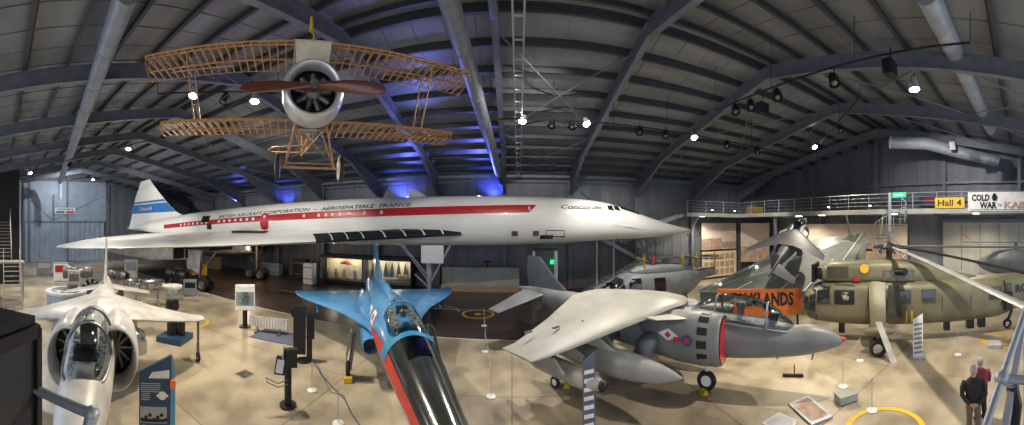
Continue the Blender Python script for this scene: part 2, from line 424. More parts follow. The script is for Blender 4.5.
# lapped sheets give the roof its pattern of seams
b = MB()
x = X0 + 1.0
while x < XR:
    for y0, y1 in ((YF, RY), (RY, YB)):
        b.bar((x, y0, zroof(y0) - .015), (x, y1, zroof(y1) - .015), .05, .03)
    x += 1.2
b.build('sheet_seams', M['roof'], ceiling, smooth=0)
py = [RY + .35 + 1.62 * i for i in range(11)] + [RY - .35 - 1.62 * i for i in range(11)]
for y in py:
    if YF < y < YB:
        s = 1 if y > RY else -1
        b = MB(); z = zroof(y) - .13
        b.bar((X0, y, z), (XR, y, z), .03, .25); b.bar((X0, y + .05 * s, z - .12), (XR, y + .05 * s, z - .12), .12, .03); b.bar((X0, y - .05 * s, z + .11), (XR, y - .05 * s, z + .11), .12, .03)
        b.build('purlin', M['purlin'], ceiling, smooth=0)
FR = [-48 + 6 * i for i in range(7)] + [-6.3, -.6, 4.95, 11.0, 17.0, 23.0, 29.0]
for x in FR:
    b = MB()
    for y0, y1 in ((RY, YF), (RY, YB - .3)):
        b.ibeam((x, y0, zroof(y0) - .56), (x, y1, zroof(y1) - .56), .26, .6, .03)
        s = 1 if y1 > y0 else -1
        # deepened haunch towards the eaves
        ya = y1 - s * 5.5
        b.slab([(x - .015, ya, zroof(ya) - .8), (x - .015, y1, zroof(y1) - .8), (x - .015, y1, zroof(y1) - 2.1)], (.03, 0, 0))
        b.bar((x, ya, zroof(ya) - .86), (x, y1 - s * .1, zroof(y1) - 2.1), .26, .03)
    b.build('rafter', M['steel'], ceiling, smooth=0)
# diagonal bracing rods and ceiling rails
for x in (-42, -24, -.6, 11.0, 17.0):
    b = MB()
    for ya, yb in ((12, 20), (20, 27.5), (10, 3), (3, -4)):
        for p, q in ((x, x + 5.9), (x + 5.9, x)):
            b.cyl((p, ya, zroof(ya) - .45), (q, yb, zroof(yb) - .45), .035, n=6)
    b.build('roof_brace', M['steel'], ceiling)
def pipe(name, pts, r, m, lab):
    b = MB(); b.tube(pts, r, 14)
    a = Vector(pts[0]); c = Vector(pts[-1]); n = int((c - a).length / 2.5)
    for i in range(1, n):
        q = a.lerp(c, i / n); d = (c - a).normalized()
        if len(pts) == 2: b.cyl(q - d * .03, q + d * .03, r * 1.06, n=14)
    return tag(b.build(name, m), lab, 'duct')
pipe('ventilation_duct', [(-7.2, 2.95, 11.05), (-40.5, 7.6, 11.0)], .30, M['duct_dark'], 'long round grey heating duct under the roof on the side over the stairs')
b = MB(); b.tube([(-41.0, 7.7, 11.0), (-41.6, 7.8, 10.2), (-41.6, 7.8, 8.8)], .22, 12); tag(b.build('drop_duct', M['duct']), 'short duct dropping from the roof in front of the corrugated hangar doors', 'duct')
pipe('ventilation_duct', [(-1.75, 8.0, 11.75), (-.85, 27.6, 9.0)], .30, M['duct_dark'], 'round grey duct running overhead to the far wall above the airliner')
pipe('ventilation_duct', [(8.0, 2.45, 11.45), (20.5, 2.1, 11.5)], .32, M['duct'], 'pale round duct close to the brightest spotlight over the green helicopter')
# twin cable tray beside the middle duct
b = MB()
for dx in (-.16, .16): b.bar((.12 + dx, 6, 11.6), (.55 + dx, 27.2, 9.55), .06, .12)
for i in range(22):
    t = i / 21; b.box((.12 + .43 * t, 6 + 21.2 * t, 11.6 - 2.05 * t), (.34, .08, .03))
tag(b.build('cable_tray', M['duct'], smooth=0), 'ladder cable tray hanging beside the middle roof duct', 'cable tray')
# curved trunk at the far right
b = MB(); b.tube([(19.5, 8.5, 10.9), (21, 6.5, 11.0), (22.5, 4.5, 10.6), (24, 2, 10.2)], .42, 12)
tag(b.build('air_trunk', M['duct']), 'wide curved air trunk high under the roof behind the brightest spotlight', 'duct')

# walls
def clad(mb, a, b_, z0, z1, pitch=.9, nrm=(0, -1, 0)):
    a = Vector(a); b_ = Vector(b_); n = Vector(nrm); L = (b_ - a).length; d = (b_ - a).normalized()
    mb.slab([a + Vector((0, 0, z0)), b_ + Vector((0, 0, z0)), b_ + Vector((0, 0, z1)), a + Vector((0, 0, z1))], -n * .15)
    k = int(L / pitch)
    for i in range(k + 1):
        q = a + d * (i * pitch) + n * .02
        mb.bar(q + Vector((0, 0, z0)), q + Vector((0, 0, z1)), .06, .04, up=n)
b = MB(); clad(b, (X0, YB, 0), (X1 + .2, YB, 0), 0, zroof(YB) + .1)
wall_back = struct(b.build('wall_back', M['clad'], smooth=0))
for x in FR:
    if x < X1:
        b = MB(); b.ibeam((x, YB - .3, 0), (x, YB - .3, zroof(YB) - .5), .28, .5, .03, up=(0, -1, 0))
        b.build('column', M['steel'], wall_back, smooth=0)
for z, h in ((9.6, .24), (9.2, .08)):
    b = MB(); b.bar((X0, YB - .68, z), (X1, YB - .68, z), .10, h); b.build('wall_rail', M['steel'], wall_back, smooth=0)
for xa in (6.0, 17.6, -42):
    b = MB()
    for p, q in ((xa, xa + 5.6), (xa + 5.6, xa)): b.bar((p, YB - .2, 4.4), (q, YB - .2, 8.4), .12, .08)
    b.build('wall_brace', M['steel'], wall_back, smooth=0)
# end wall with sliding doors
b = MB()
b.slab([(X0, YF, 0), (X0, YB, 0), (X0, YB, zroof(YB)), (X0, RY, RZ), (X0, YF, zroof(YF))], (-.15, 0, 0))
for i in range(24): 
    y = YF + i * 1.45; b.bar((X0 + .03, y, 0), (X0 + .03, y, zroof(y)), .08, .06, up=(1, 0, 0))
wall_left = struct(b.build('wall_left', M['clad'], smooth=0))
for y in (4.3, 10.0, 16.4, 22.4):
    b = MB(); b.ibeam((X0 + .3, y, 0), (X0 + .3, y, zroof(y) - .3), .3, .5, .03, up=(1, 0, 0)); b.build('column', M['steel'], wall_left, smooth=0)
b = MB()
yy = 3.6; zz = []
while yy < 16.0:
    for dx, dy in ((0, 0), (.16, .1), (.16, .42), (0, .52)): zz.append((dx, yy + dy))
    yy += .78
ring0 = [(X0 + .35 + dx, y, .05) for dx, y in zz]; ring1 = [(X0 + .35 + dx, y, 5.9) for dx, y in zz]
b.rings([ring0, ring1], False, False, closed=False)
d1 = struct(b.build('door_1', M['door_blue'], smooth=0))
b = MB(); b.box((X0 + .28, 9.8, 9.0), (.1, 12.6, 6.0)); b.build('upper_panel', M['door_blue'], d1, smooth=0)
b = MB()
b.box((X0 + .45, 9.8, 5.98), (.3, 12.9, .22))
for y in (3.5, 7.9, 16.1): b.box((X0 + .5, y, 5.1 if y != 7.9 else 8), (.18, .2, 10.2 if y != 7.9 else 4))
for p, q in (((3.6, 9.8), (7.8, 6.2)), ((8, 6.2), (15.8, 10))): b.bar((X0 + .42, p[0], p[1]), (X0 + .42, q[0], q[1]), .08, .06)
b.build('door_frame', M['steel'], d1, smooth=0)
s = thing('wall_banner', 'small white banner with red and blue lettering above the corrugated doors', 'banner', (X0 + .62, 9.6, 7.6))
b = MB(); b.box((0, 0, 0), (.04, 3.1, .95)); b.build('banner_sheet', M['white2'], s, smooth=0)
b = MB()
for j, (tx, mm) in enumerate((('EUROPEAN', 'navy'), ('LINK', 'red'))): pass
flat_text(b, 'BOMBARDIERS', (.03, 0, .22), (0, -1, 0), (0, 0, 1), 2.5, .26); b.build('banner_letters', M['navy'], s, smooth=0)
b = MB(); b.box((.025, .75, -.2), (.02, 1.3, .34)); b.build('red_block', M['red2'], s, smooth=0)
b = MB(); b.box((.025, -.75, -.2), (.02, 1.3, .34)); b.build('blue_block', M['skyblue'], s, smooth=0)
# right wall under and above the gallery
b = MB()
b.slab([(X1, YF, 0), (X1, YB, 0), (X1, YB, zroof(YB)), (X1, RY, RZ), (X1, YF, zroof(YF))], (.15, 0, 0))
for i in range(40):
    y = YF + i * .88; b.bar((X1 - .02, y, 6.4), (X1 - .02, y, zroof(y)), .06, .04, up=(1, 0, 0))
wall_right = struct(b.build('wall_right', M['clad'], smooth=0))
for y in (-5.6, 0.4, 6.4, 12.4, 18.4, 24.4):
    b = MB(); b.ibeam((X1 - .3, y, 0), (X1 - .3, y, zroof(y) - .3), .28, .5, .03, up=(1, 0, 0)); b.build('column', M['steel'], wall_right, smooth=0)
for z in (8.9, 7.5):
    b = MB(); b.bar((X1 - .5, YF, z), (X1 - .5, YB - .5, z), .12, .2); b.build('wall_rail', M['steel'], wall_right, smooth=0)
for ya in (1, 13):
    b = MB(); b.bar((X1 - .2, ya, 7.2), (X1 - .2, ya + 5.2, 9.8), .12, .08, up=(1, 0, 0)); b.build('wall_brace', M['steel'], wall_right, smooth=0)
b = MB()
for i in range(9):
    y = -6.3 + i * 1.5; b.box((X1 - .55, y, 3.05), (.10, 1.46, 5.3))
    b.box((X1 - .47 - .17, y + .6, 3.2), (.04, .05, .5))
d2 = struct(b.build('door_2', M['clad_light'], smooth=0))
b = MB(); b.box((X1 - .55, -.3, 5.85), (.2, 13.8, .25)); b.box((X1 - .55, -.3, .25), (.2, 13.8, .3)); b.build('door_track', M['steel'], d2, smooth=0)

# gallery: deck, fascia, railings
def railing(pts, name='railing', parent=None, h=1.1, mid=(.28, .55, .83), post=1.6, m='duct', r=.028):
    b = MB()
    for a, c in zip(pts, pts[1:]):
        a = Vector(a); c = Vector(c)
        for z in (h,) + tuple(mid): b.cyl(a + Vector((0, 0, z)), c + Vector((0, 0, z)), r if z == h else r * .5, n=8)
        n = max(1, int((c - a).length / post))
        for i in range(n + 1):
            q = a.lerp(c, i / n); b.cyl(q, q + Vector((0, 0, h)), r, n=8)
    return b.build(name, M[m], parent)
gal = thing('gallery', 'raised steel walkway with railings running round the corner under the Hall 4 sign', 'walkway', (0, 0, 0))
b = MB()
b.slab([(14.6, 24.6, 6.4), (20.6, 24.6, 6.4), (20.6, YF + 1, 6.4), (X1 - .7, YF + 1, 6.4), (X1 - .7, YB - .7, 6.4), (14.6, YB - .7, 6.4)], (0, 0, .16))
b.build('deck', M['steel'], gal, smooth=0)
b = MB()
for a, c in (((14.6, 24.55), (20.55, 24.55)), ((20.55, 24.55), (20.55, YF + 1))): b.bar((*a, 6.42), (*c, 6.42), .06, .34)
b.build('fascia', M['clad_light'], gal, smooth=0)
railing([(14.7, 24.65, 6.56), (20.65, 24.65, 6.56), (20.65, 14, 6.56), (20.65, YF + 1, 6.56)], 'railing', gal)
for y in (-4, 1, 6, 11, 20):
    b = MB(); b.box((20.9, y, 3.2), (.2, .2, 6.4)) if y in (8, 20) else None
    b.bar((20.7, y, 6.3), (X1 - .7, y, 6.3), .14, .22); b.build('support', M['steel'], gal, smooth=0)
for (a, c) in (((20.8, 9.6, 6.3), (21.9, 10.4, 4.2)), ((20.8, 12.6, 6.3), (22.2, 13.0, 4.0)), ((16.0, 24.8, 6.3), (16.0, 26.8, 4.4))):
    b = MB(); b.bar(a, c, .12, .12); b.build('raking_strut', M['clad_light'], gal, smooth=0)
for q in ((17.0, 25.6, 6.36), (22.0, 9.3, 6.36), (21.8, 15.6, 6.36), (22.2, 3.3, 6.36), (23.0, 19, 6.36)):
    dl = thing('downlight', 'downlight', 'light', q)
    b = MB(); b.box((0, 0, -.01), (.5, .5, .06)); b.build('housing', M['white2'], dl, smooth=0)
    b = MB(); b.box((0, 0, -.07), (.42, .42, .02)); b.build('lamp_face', M['bulb_low'], dl, smooth=0)
    lamp('SPOT', 'downlight_bulb', (q[0], q[1], q[2] - .15), 520, WARM, (q[0], q[1], 0), .12, 150)
    dl['label'] = {17.0: 'bright square downlight under the gallery over the sepia desert mural', 22.0: 'bright square downlight under the gallery where the spiral stair meets it', 21.8: 'bright square downlight under the gallery above the tail-up grey jet nose', 22.2: 'square downlight under the gallery below the Hall 4 sign', 23.0: 'square downlight deep under the gallery by the corner column'}[q[0]]
# the stair that zigzags down from the gallery behind the airliner's nose
def flight(mb, mbr, a, c, w, n, yd):
    """stair flight from a up to c; width along yd"""
    a = Vector(a); c = Vector(c); yd = Vector(yd)
    for s in (0, 1):
        o = yd * (w * s); mb.bar(a + o, c + o, .05, .25)
        for hh in (.95, .5): mbr.cyl(a + o + Vector((0, 0, hh)), c + o + Vector((0, 0, hh)), .025, n=6)
        for i in range(0, n + 1, 3):
            q = a.lerp(c, i / n) + o; mbr.cyl(q, q + Vector((0, 0, .95)), .02, n=6)
    for i in range(1, n):
        q = a.lerp(c, i / n); d = (c - a); d.z = 0; d.normalize()
        mb.slab([q - d * .13, q + d * .13, q + d * .13 + yd * w, q - d * .13 + yd * w], (0, 0, .03))
st = thing('steel_stair', 'zigzag steel staircase behind the airliner nose down from the gallery', 'stairs')
for nm, a, c in (('lower_flight', (5.8, 25.2, 0), (10.9, 25.2, 2.5)), ('middle_flight', (10.9, 26.3, 2.5), (7.4, 26.3, 4.4)), ('upper_flight', (8.4, 25.2, 4.4), (14.6, 25.2, 6.4))):
    b = MB(); br = MB(); flight(b, br, a, c, 1.0, 13, (0, 1, 0)); f_ = b.build(nm, M['duct'], st, smooth=0); br.build('handrail', M['metal_dull'], f_)
b = MB(); b.box((11.6, 26.2, 2.45), (1.5, 2.2, .12)); b.box((7.4, 26.2, 4.35), (1.6, 2.2, .12))
for x, y, z in ((10.9, 25.2, 2.4), (12.3, 25.2, 2.4), (6.7, 25.2, 4.3), (8.1, 25.15, 4.3)): b.box((x, y, z / 2), (.12, .12, z))
b.split('landing', M['duct'], st, 0)
# stair at the far left of the hall
st = thing('timber_stair', 'pale staircase rising away at the far left edge below the dark partition', 'stairs')
b = MB(); br = MB()
flight(b, br, (-19.8, .25, 0), (-23.6, .25, 2.8), 1.15, 10, (0, 1, 0)); f_ = b.build('lower_flight', M['stair'], st, smooth=0); br.build('handrail', M['stair'], f_)
b = MB(); br = MB(); flight(b, br, (-25.0, -.2, 2.8), (-29, -.2, 6.0), 1.1, 12, (0, 1, 0)); f_ = b.build('upper_flight', M['stair'], st, smooth=0); br.build('handrail', M['stair'], f_)
b = MB(); b.box((-24.3, .6, 2.75), (1.5, 2.4, .12)); 
for x, y in ((-24.9, -.5), (-23.7, -.5), (-24.9, 1.7), (-23.7, 1.7)): b.box((x, y, 1.37), (.1, .1, 2.74))
b.build('landing', M['stair'], st, smooth=0)
b = MB(); b.box((-30.5, -.9, 5.6), (.2, 5.4, 11.2)); part = struct(b.build('wall_partition', M['dark'], smooth=0))
b = MB(); b.cyl((-30.2, 1.9, 0), (-30.2, 1.9, 9.6), .09); tag(b.build('drain_pipe', M['duct']), 'thin pale vertical pipe at the edge of the dark partition', 'pipe')
# spiral stair on the gallery
sp = thing('spiral_stair', 'spiral staircase with railings rising to the gallery behind the helicopter rotor head', 'stairs', (19.45, 8.5, 0))
b = MB(); b.cyl((0, 0, 0), (0, 0, 7.6), .11); b.build('pole', M['duct'], sp)
b = MB(); br = MB()
for i in range(30):
    t = i * radians(24); z = .21 * (i + 1)
    b.slab([(cos(t) * .1, sin(t) * .1, z), (cos(t) * 1.1, sin(t) * 1.1, z), (cos(t + .4) * 1.1, sin(t + .4) * 1.1, z)], (0, 0, .04))
    br.cyl((cos(t) * 1.08, sin(t) * 1.08, z), (cos(t) * 1.08, sin(t) * 1.08, z + 1.0), .015, n=6)
b.build('tread', M['metal_dull'], sp, smooth=0)
br.tube([(cos(i * radians(24)) * 1.08, sin(i * radians(24)) * 1.08, .21 * (i + 1) + 1.0) for i in range(30)], .025, 8)
br.build('railing', M['duct'], sp)
# ---------------------------------------------------------------- supersonic airliner
CT = smooth_tab([(0, 5.07, .02, .02, .02), (.6, 5.08, .17, .17, .17), (2, 5.12, .42, .42, .40), (4, 5.25, .74, .82, .74), (6.2, 5.45, 1.04, 1.30, 1.02),
    (8.2, 5.65, 1.22, 1.55, 1.28), (11.3, 5.8, 1.38, 1.62, 1.6), (16, 5.85, 1.44, 1.62, 1.72), (24, 5.82, 1.44, 1.60, 1.72), (32, 5.72, 1.44, 1.55, 1.6), (40, 5.5, 1.44, 1.42, 1.45),
    (45, 5.35, 1.32, 1.25, 1.15), (50, 5.2, .95, .92, .72), (54, 5.08, .5, .55, .36), (57.6, 4.98, .05, .06, .05)], 4)
cn = thing('supersonic_airliner', 'huge white delta winged airliner with a red cheat line and needle nose', 'airliner', (14.55, 23.9, 0), radians(6.3))
b = MB(); b.rings([sec(s, a, h, u, d, 2, 44) for s, a, h, u, d in CT]); b.build('fuselage', M['white'], cn, 40)
# red cheat line: low on the forward end it starts with a raked edge and narrows to the tail
def cz(z): # angle of height z
    def f(s):
        zc, hw, up, dn = interp(CT, s)[:4]; q = (z(s) if callable(z) else z) - zc
        return math.degrees(math.asin(max(-1, min(1, q / (up if q > 0 else dn)))))
    return f
ST = [(13.2, 6.32, 6.83), (14, 6.30, 6.81), (22.7, 6.09, 6.62), (30.6, 5.88, 6.38), (36.7, 5.66, 6.11), (42, 5.40, 5.84), (48, 5.02, 5.45)]
zl = lambda s: interp(ST, s)[0]; zh = lambda s: interp(ST, s)[1]
b = MB(); patch(b, CT, 13.7, 46.9, cz(zl), cz(zh), .014, 80, 3)
R = [[surf(CT, 13.7 - .55 * t - .0, a, .016) for a in (cz(zl(13.7) + (zh(13.7) - zl(13.7)) * t)(13.7), cz(zh(13.7))(13.7))] for t in (0, .25, .5, .75, .97)]
b.rings(R, False, False, closed=False)
patch(b, CT, 13.2, 46.9, cz(zl), cz(zh), .014, 60, 3, side=-1)
b.build('cheat_line', M['red'], cn)
def on_fus(s0, zf):
    """letters on the starboard side, standing on the line of height zf(s)"""
    def f(a, h):
        s = s0 - a; zc, hw, up, dn = interp(CT, s)[:4]; t0 = math.degrees(math.asin(min(.97, (zf(s) - zc) / up)))
        return surf(CT, s, t0 + math.degrees(h / ((up + hw) / 2)), .02)
    return f
b = MB(); text(b, 'BRITISH AIRCRAFT CORPORATION  –  AEROSPATIALE  FRANCE', on_fus(29.7, lambda s: zh(s) + .20), .18, 16.8, .30, .018); b.build('lettering', M['navy'], cn, 0)
b = MB(); text(b, 'Concorde', on_fus(10.0, lambda s: 6.72), .35, 3.0, .30, .012)
patch(b, CT, 8.9, 11.0, cz(6.58), cz(6.615), .02)
b.build('nose_lettering', M['black'], cn, 0)
# cabin windows
zm = lambda s: (zl(s) + zh(s)) / 2
def win(mb, s, w=.16, h=.11, side=1): patch(mb, CT, s - w / 2, s + w / 2, cz(zm(s) - h), cz(zm(s) + h), .024, 1, 2, side)
for i in range(14):
    b = MB(); win(b, 34.0 + i * .66 + (1.0 if i > 6 else 0), .26, .10); b.build('cabin_window', M['white2'], cn)
for s in (29.2, 27.97, 27.4, 26.9, 26.3, 25.7, 24.5, 23.3):
    b = MB(); win(b, s, .20, .11); b.build('cabin_window', M['case_glow'], cn)
# doors: red passenger door with a black sill, dark opening aft
b = MB(); b.rings([[surf(CT, 32.83 + sx * k_, cz(z)(32.8), .035) for k_ in (-1, -.5, 0, .5, 1)] for sx, z in ((.15, 5.12), (.32, 5.2), (.40, 5.4), (.42, 5.7), (.42, 6.0), (.38, 6.25), (.28, 6.38), (.12, 6.44))], False, False, closed=False); dr = b.build('cabin_door', M['red'], cn)
b = MB(); patch(b, CT, 32.72, 32.95, cz(6.05), cz(6.25), .05, 1, 1); b.build('door_window', M['white2'], dr)
b = MB(); patch(b, CT, 38.9, 39.55, cz(5.1), cz(5.65), .03, 2, 5); patch(b, CT, 39.3, 40.4, cz(5.75), cz(6.35), .03, 2, 5); b.build('open_doorway', M['dark'], cn)
b = MB(); b.box((-33.8, -1.85, 4.93), (3.4, 1.1, .22)); b.build('wing_walkway_mat', M['dark'], cn, 0)
# visor, cockpit windows, small probes
b = MB(); patch(b, CT, 5.2, 6.8, 55, 125, .05, 5, 6); b.build('visor', M['darkglass'], cn)
for s in (7.0, 7.55):
    b = MB(); b.add([surf(CT, s - .05, cz(6.52)(s), .03), surf(CT, s + .42, cz(6.50)(s), .03), surf(CT, s + .42, cz(6.80)(s), .03), surf(CT, s + .02, cz(6.86)(s), .03)], [(0, 1, 2, 3)]); b.build('cockpit_window', M['darkglass'], cn)
b = MB(); b.tube([surf(CT, 4.9, -12, .02), surf(CT, 6.2, -6, .03), surf(CT, 7.8, -4, .02)], [.01, .035, .01], 6); b.build('nose_strake', M['white'], cn)
b = MB(); b.wing([((-20.2, 0, 7.3), (-21.6, 0, 7.3), .10), ((-21.2, 0, 7.95), (-21.8, 0, 7.95), .05)], up=(0, 1, 0)); b.build('antenna_fin', M['white'], cn)
for s, z in ((13.2, 4.8), (14.6, 4.8)):
    b = MB(); patch(b, CT, s - .2, s + .2, cz(z), cz(z + .32), .03, 1, 2); b.build('side_vent', M['metal_dull'], cn)
b = MB(); patch(b, CT, 12.0, 12.9, cz(4.6), cz(4.85), .03, 4, 2); b.build('lower_hatch', M['black'], cn)
b = MB(); b.box((-12.1, -1.75, 4.75), (1.3, .5, .06)); b.tube([(-11.5, -1.3, 4.7), (-11.5, -2.0, 4.72), (-11.5, -2.0, 5.15), (-12.7, -2.0, 5.15), (-12.7, -2.0, 4.72)], .03, 6); b.build('hatch_platform', M['black'], cn)
# ogee delta wing
wy = [(0.2, 15.5, 4.95, 4.4), (1.30, 17.9, 4.92, 4.35), (1.7, 20.5, 4.80, 4.32), (2.3, 24.0, 4.60, 4.28), (3.3, 28.0, 4.36, 4.22), (4.7, 32.2, 4.10, 4.12), (6.2, 35.9, 3.88, 4.0), (7.8, 39.3, 3.68, 3.85), (9.2, 42.2, 3.50, 3.62), (10.4, 45.2, 3.32, 3.42), (11.3, 48.2, 3.15, 3.25), (11.75, 50.4, 3.06, 3.12), (11.9, 51.8, 3.0, 3.02)]
for sd, nm in ((-1, 'wing'), (1, 'wing')):
    b = MB(); b.wing([((-s, sd * y, z), (-(52.6 if y < 11.8 else 52.4), sd * y, zt), max(.10, .95 * (1 - y / 12.4))) for y, s, z, zt in wy]); wg = b.build(nm, M['white'], cn, 50)
    if sd == -1:
        # black heated leading-edge panels
        b = MB()
        def le(y, d, up):
            for p, q in zip(wy, wy[1:]):
                if p[0] <= y <= q[0]:
                    t = (y - p[0]) / (q[0] - p[0]); return Vector((-(p[1] + (q[1] - p[1]) * t) - d * .55, sd * y - sd * d * .5, p[2] + (q[2] - p[2]) * t + up))
        ys = [1.32 + i * .15 for i in range(13)]
        R = [[le(y, .95 * min(1, (y - 1.25) * 2.5), .50 * min(1, (y - 1.2) * 3)), le(y, .3 * min(1, (y - 1.25) * 2), .30 * min(1, (y - 1.2) * 3)), le(y, -.02, .02), le(y, .10, -.10)] for y in ys]
        b.rings(R, False, False, closed=False); b.build('leading_edge_panel', M['darkglass'], wg)
        for y in (1.5, 1.68, 1.88, 2.1, 2.35, 2.6, 2.85):
            b = MB(); k1 = min(1, (y - 1.25) * 2.5); k2 = min(1, (y - 1.25) * 2); k3 = min(1, (y - 1.2) * 3); b.rings([[le(y - .009, .95 * k1, .50 * k3 + .03), le(y - .009, .3 * k2, .30 * k3 + .03), le(y - .009, -.06, .05)], [le(y + .009, .95 * k1, .50 * k3 + .03), le(y + .009, .3 * k2, .30 * k3 + .03), le(y + .009, -.06, .05)]], False, False, closed=False); b.build('panel_seam', M['white2'], wg)
# fin with the blue band and the name
ft = [((-44.0, 0, 6.25), (-57.1, 0, 5.05), .35), ((-46.2, 0, 7.0), (-56.4, 0, 6.4), .34), ((-48.0, 0, 8.2), (-55.9, 0, 7.6), .30), ((-49.8, 0, 9.6), (-55.3, 0, 9.1), .24), ((-51.7, 0, 11.25), (-53.9, 0, 11.2), .14)]
b = MB(); b.wing(ft, up=(0, 1, 0)); fin = b.build('tail_fin', M['white'], cn, 40)
def finx(z):
    for p, q in zip(ft, ft[1:]):
        if p[0][2] <= z <= q[0][2]:
            t = (z - p[0][2]) / (q[0][2] - p[0][2]); t2 = t
            return p[0][0] + (q[0][0] - p[0][0]) * t, p[1][0] + (q[1][0] - p[1][0]) * t, p[2] + (q[2] - p[2]) * t
for nm, za, zb, m_ in (('blue_band', 7.02, 8.15, 'blue_band'), ('blue_line', 8.3, 8.55, 'blue_band')):
    for sd in (-1, 1):
        b = MB(); R = []
        for i in range(5):
            z = za + (zb - za) * i / 4; x0, x1, th = finx(z)
            R.append([(x0 + (x1 - x0) * c, sd * (th / 2 * h + .02), z) for c, h in ((.002, .3), (.06, .62), (.2, .97), (.4, 1.02), (.7, .68), (.99, .2))])
        b.rings(R, False, False, closed=False); b.build(nm, M[m_], fin)
b = MB(); text(b, 'Concorde', lambda a, h: Vector((-52.3 + a, -.26, 7.6 + h)), .2, 3.0, .5); b.build('fin_lettering', M['white2'], fin, 0)
b = MB(); b.box((-53.6, 0, 5.0), (3.4, .5, .35)); b.build('tail_bumper_fairing', M['white'], cn)
# twin engine nacelles
for yc in (-5.0, 5.0):
    b = MB()
    R = []
    for s, z, h, wv in ((38.5, 3.35, .75, 1.25), (42, 3.2, .95, 1.32), (47, 3.15, .95, 1.32), (50.5, 3.2, .88, 1.25), (53.4, 3.3, .72, 1.15)):
        R.append(sec(s, z, wv, h, h, 5, 28, yc))
    b.rings(R); nc = b.build('engine_nacelle', M['offwhite'], cn, 40)
    for dy in (-.62, .62):
        b = MB(); b.lathe([(0, .5), (-.3, .56), (-1.1, .55)], (-53.2, yc + dy, 3.3), (1, 0, 0), 20); b.lathe([(.02, .5), (.02, .01)], (-53.9, yc + dy, 3.3), (1, 0, 0), 20); b.build('exhaust_nozzle', M['metal_dull'], nc)
        b = MB(); b.box((-38.45, yc + dy, 3.35), (.06, 1.05, 1.25)); b.build('air_intake', M['dark'], nc)
# undercarriage
def leg(nm, x, y, ztop, r, bogie, door=None, parent=cn):
    b = MB(); b.cyl((x, y, r), (x, y, ztop), .15); b.cyl((x, y, r + 1.2), (x, y, ztop), .21); b.bar((x, y, r + 1.0), (x + 1.6, y * .75, ztop), .12, .12); b.bar((x, y, r + .8), (x - 1.0, y, r + 1.7), .1, .1)
    o = b.build(nm, M['metal_dull'] if bogie else M['duct'], parent)
    b = MB(); dx = .55 if bogie else 0
    if bogie: b.box((x, y, r), (1.5, .18, .2))
    b.build('axle_beam', M['metal_dull'], o) if bogie else None
    for ax in ((-dx, dx) if bogie else (0,)):
        for dy in (-.36, .36):
            t = MB(); h = MB(); wheel(t, h, (x + ax * 1.25, y + dy, r), r, .40 if bogie else .3); w_ = t.build('wheel', M['rubber'], o); h.build('hub', M['metal_dull'], w_)
    return o
mg = leg('main_gear', -37.8, -3.86, 3.7, .60, True); mg2 = leg('main_gear', -37.8, 3.86, 3.7, .60, True)
b = MB(); b.slab([(-37.1, -4.6, 1.6), (-38.6, -4.6, 1.8), (-38.8, -4.7, 3.7), (-36.7, -4.7, 3.7)], (0, .05, 0)); b.build('gear_door', M['offwhite'], mg, 0)
b = MB(); b.box((-37.9, -3.7, 3.62), (5.0, 2.6, .25)); b.build('gear_bay', M['dark'], cn, 0)
ng = leg('nose_gear', -20.3, 0, 4.4, .40, False)
b = MB(); b.box((-20.0, -.62, 3.55), (1.5, .05, 1.2)); b.build('gear_door', M['white'], ng, 0)
b = MB(); b.bar((-20.3, 0, 1.9), (-22.3, 0, 4.3), .1, .1); b.bar((-20.3, -.3, 1.7), (-22.3, -.5, 4.3), .05, .05); b.build('drag_strut', M['duct'], ng)
# boarding mast under the forward fuselage
a = thing('access_tower', 'slim grey access tower rising to the hatch under the airliner nose', 'tower', (2.2, 21.4, 0))
for dx in (-.75, .75):
    for dy in (0, .9):
        b = MB(); b.box((dx, dy, 1.95), (.10, .10, 3.9)); b.build('post', M['duct'], a, 0)
b = MB(); b.box((0, .45, 3.85), (1.6, 1.0, .12)); b.build('platform', M['dark'], a, 0)
b = MB(); b.bar((-.75, 0, .3), (.75, 0, 1.8), .05, .05); b.bar((.75, 0, 1.8), (-.75, 0, 3.4), .05, .05); b.build('cross_brace', M['duct'], a)
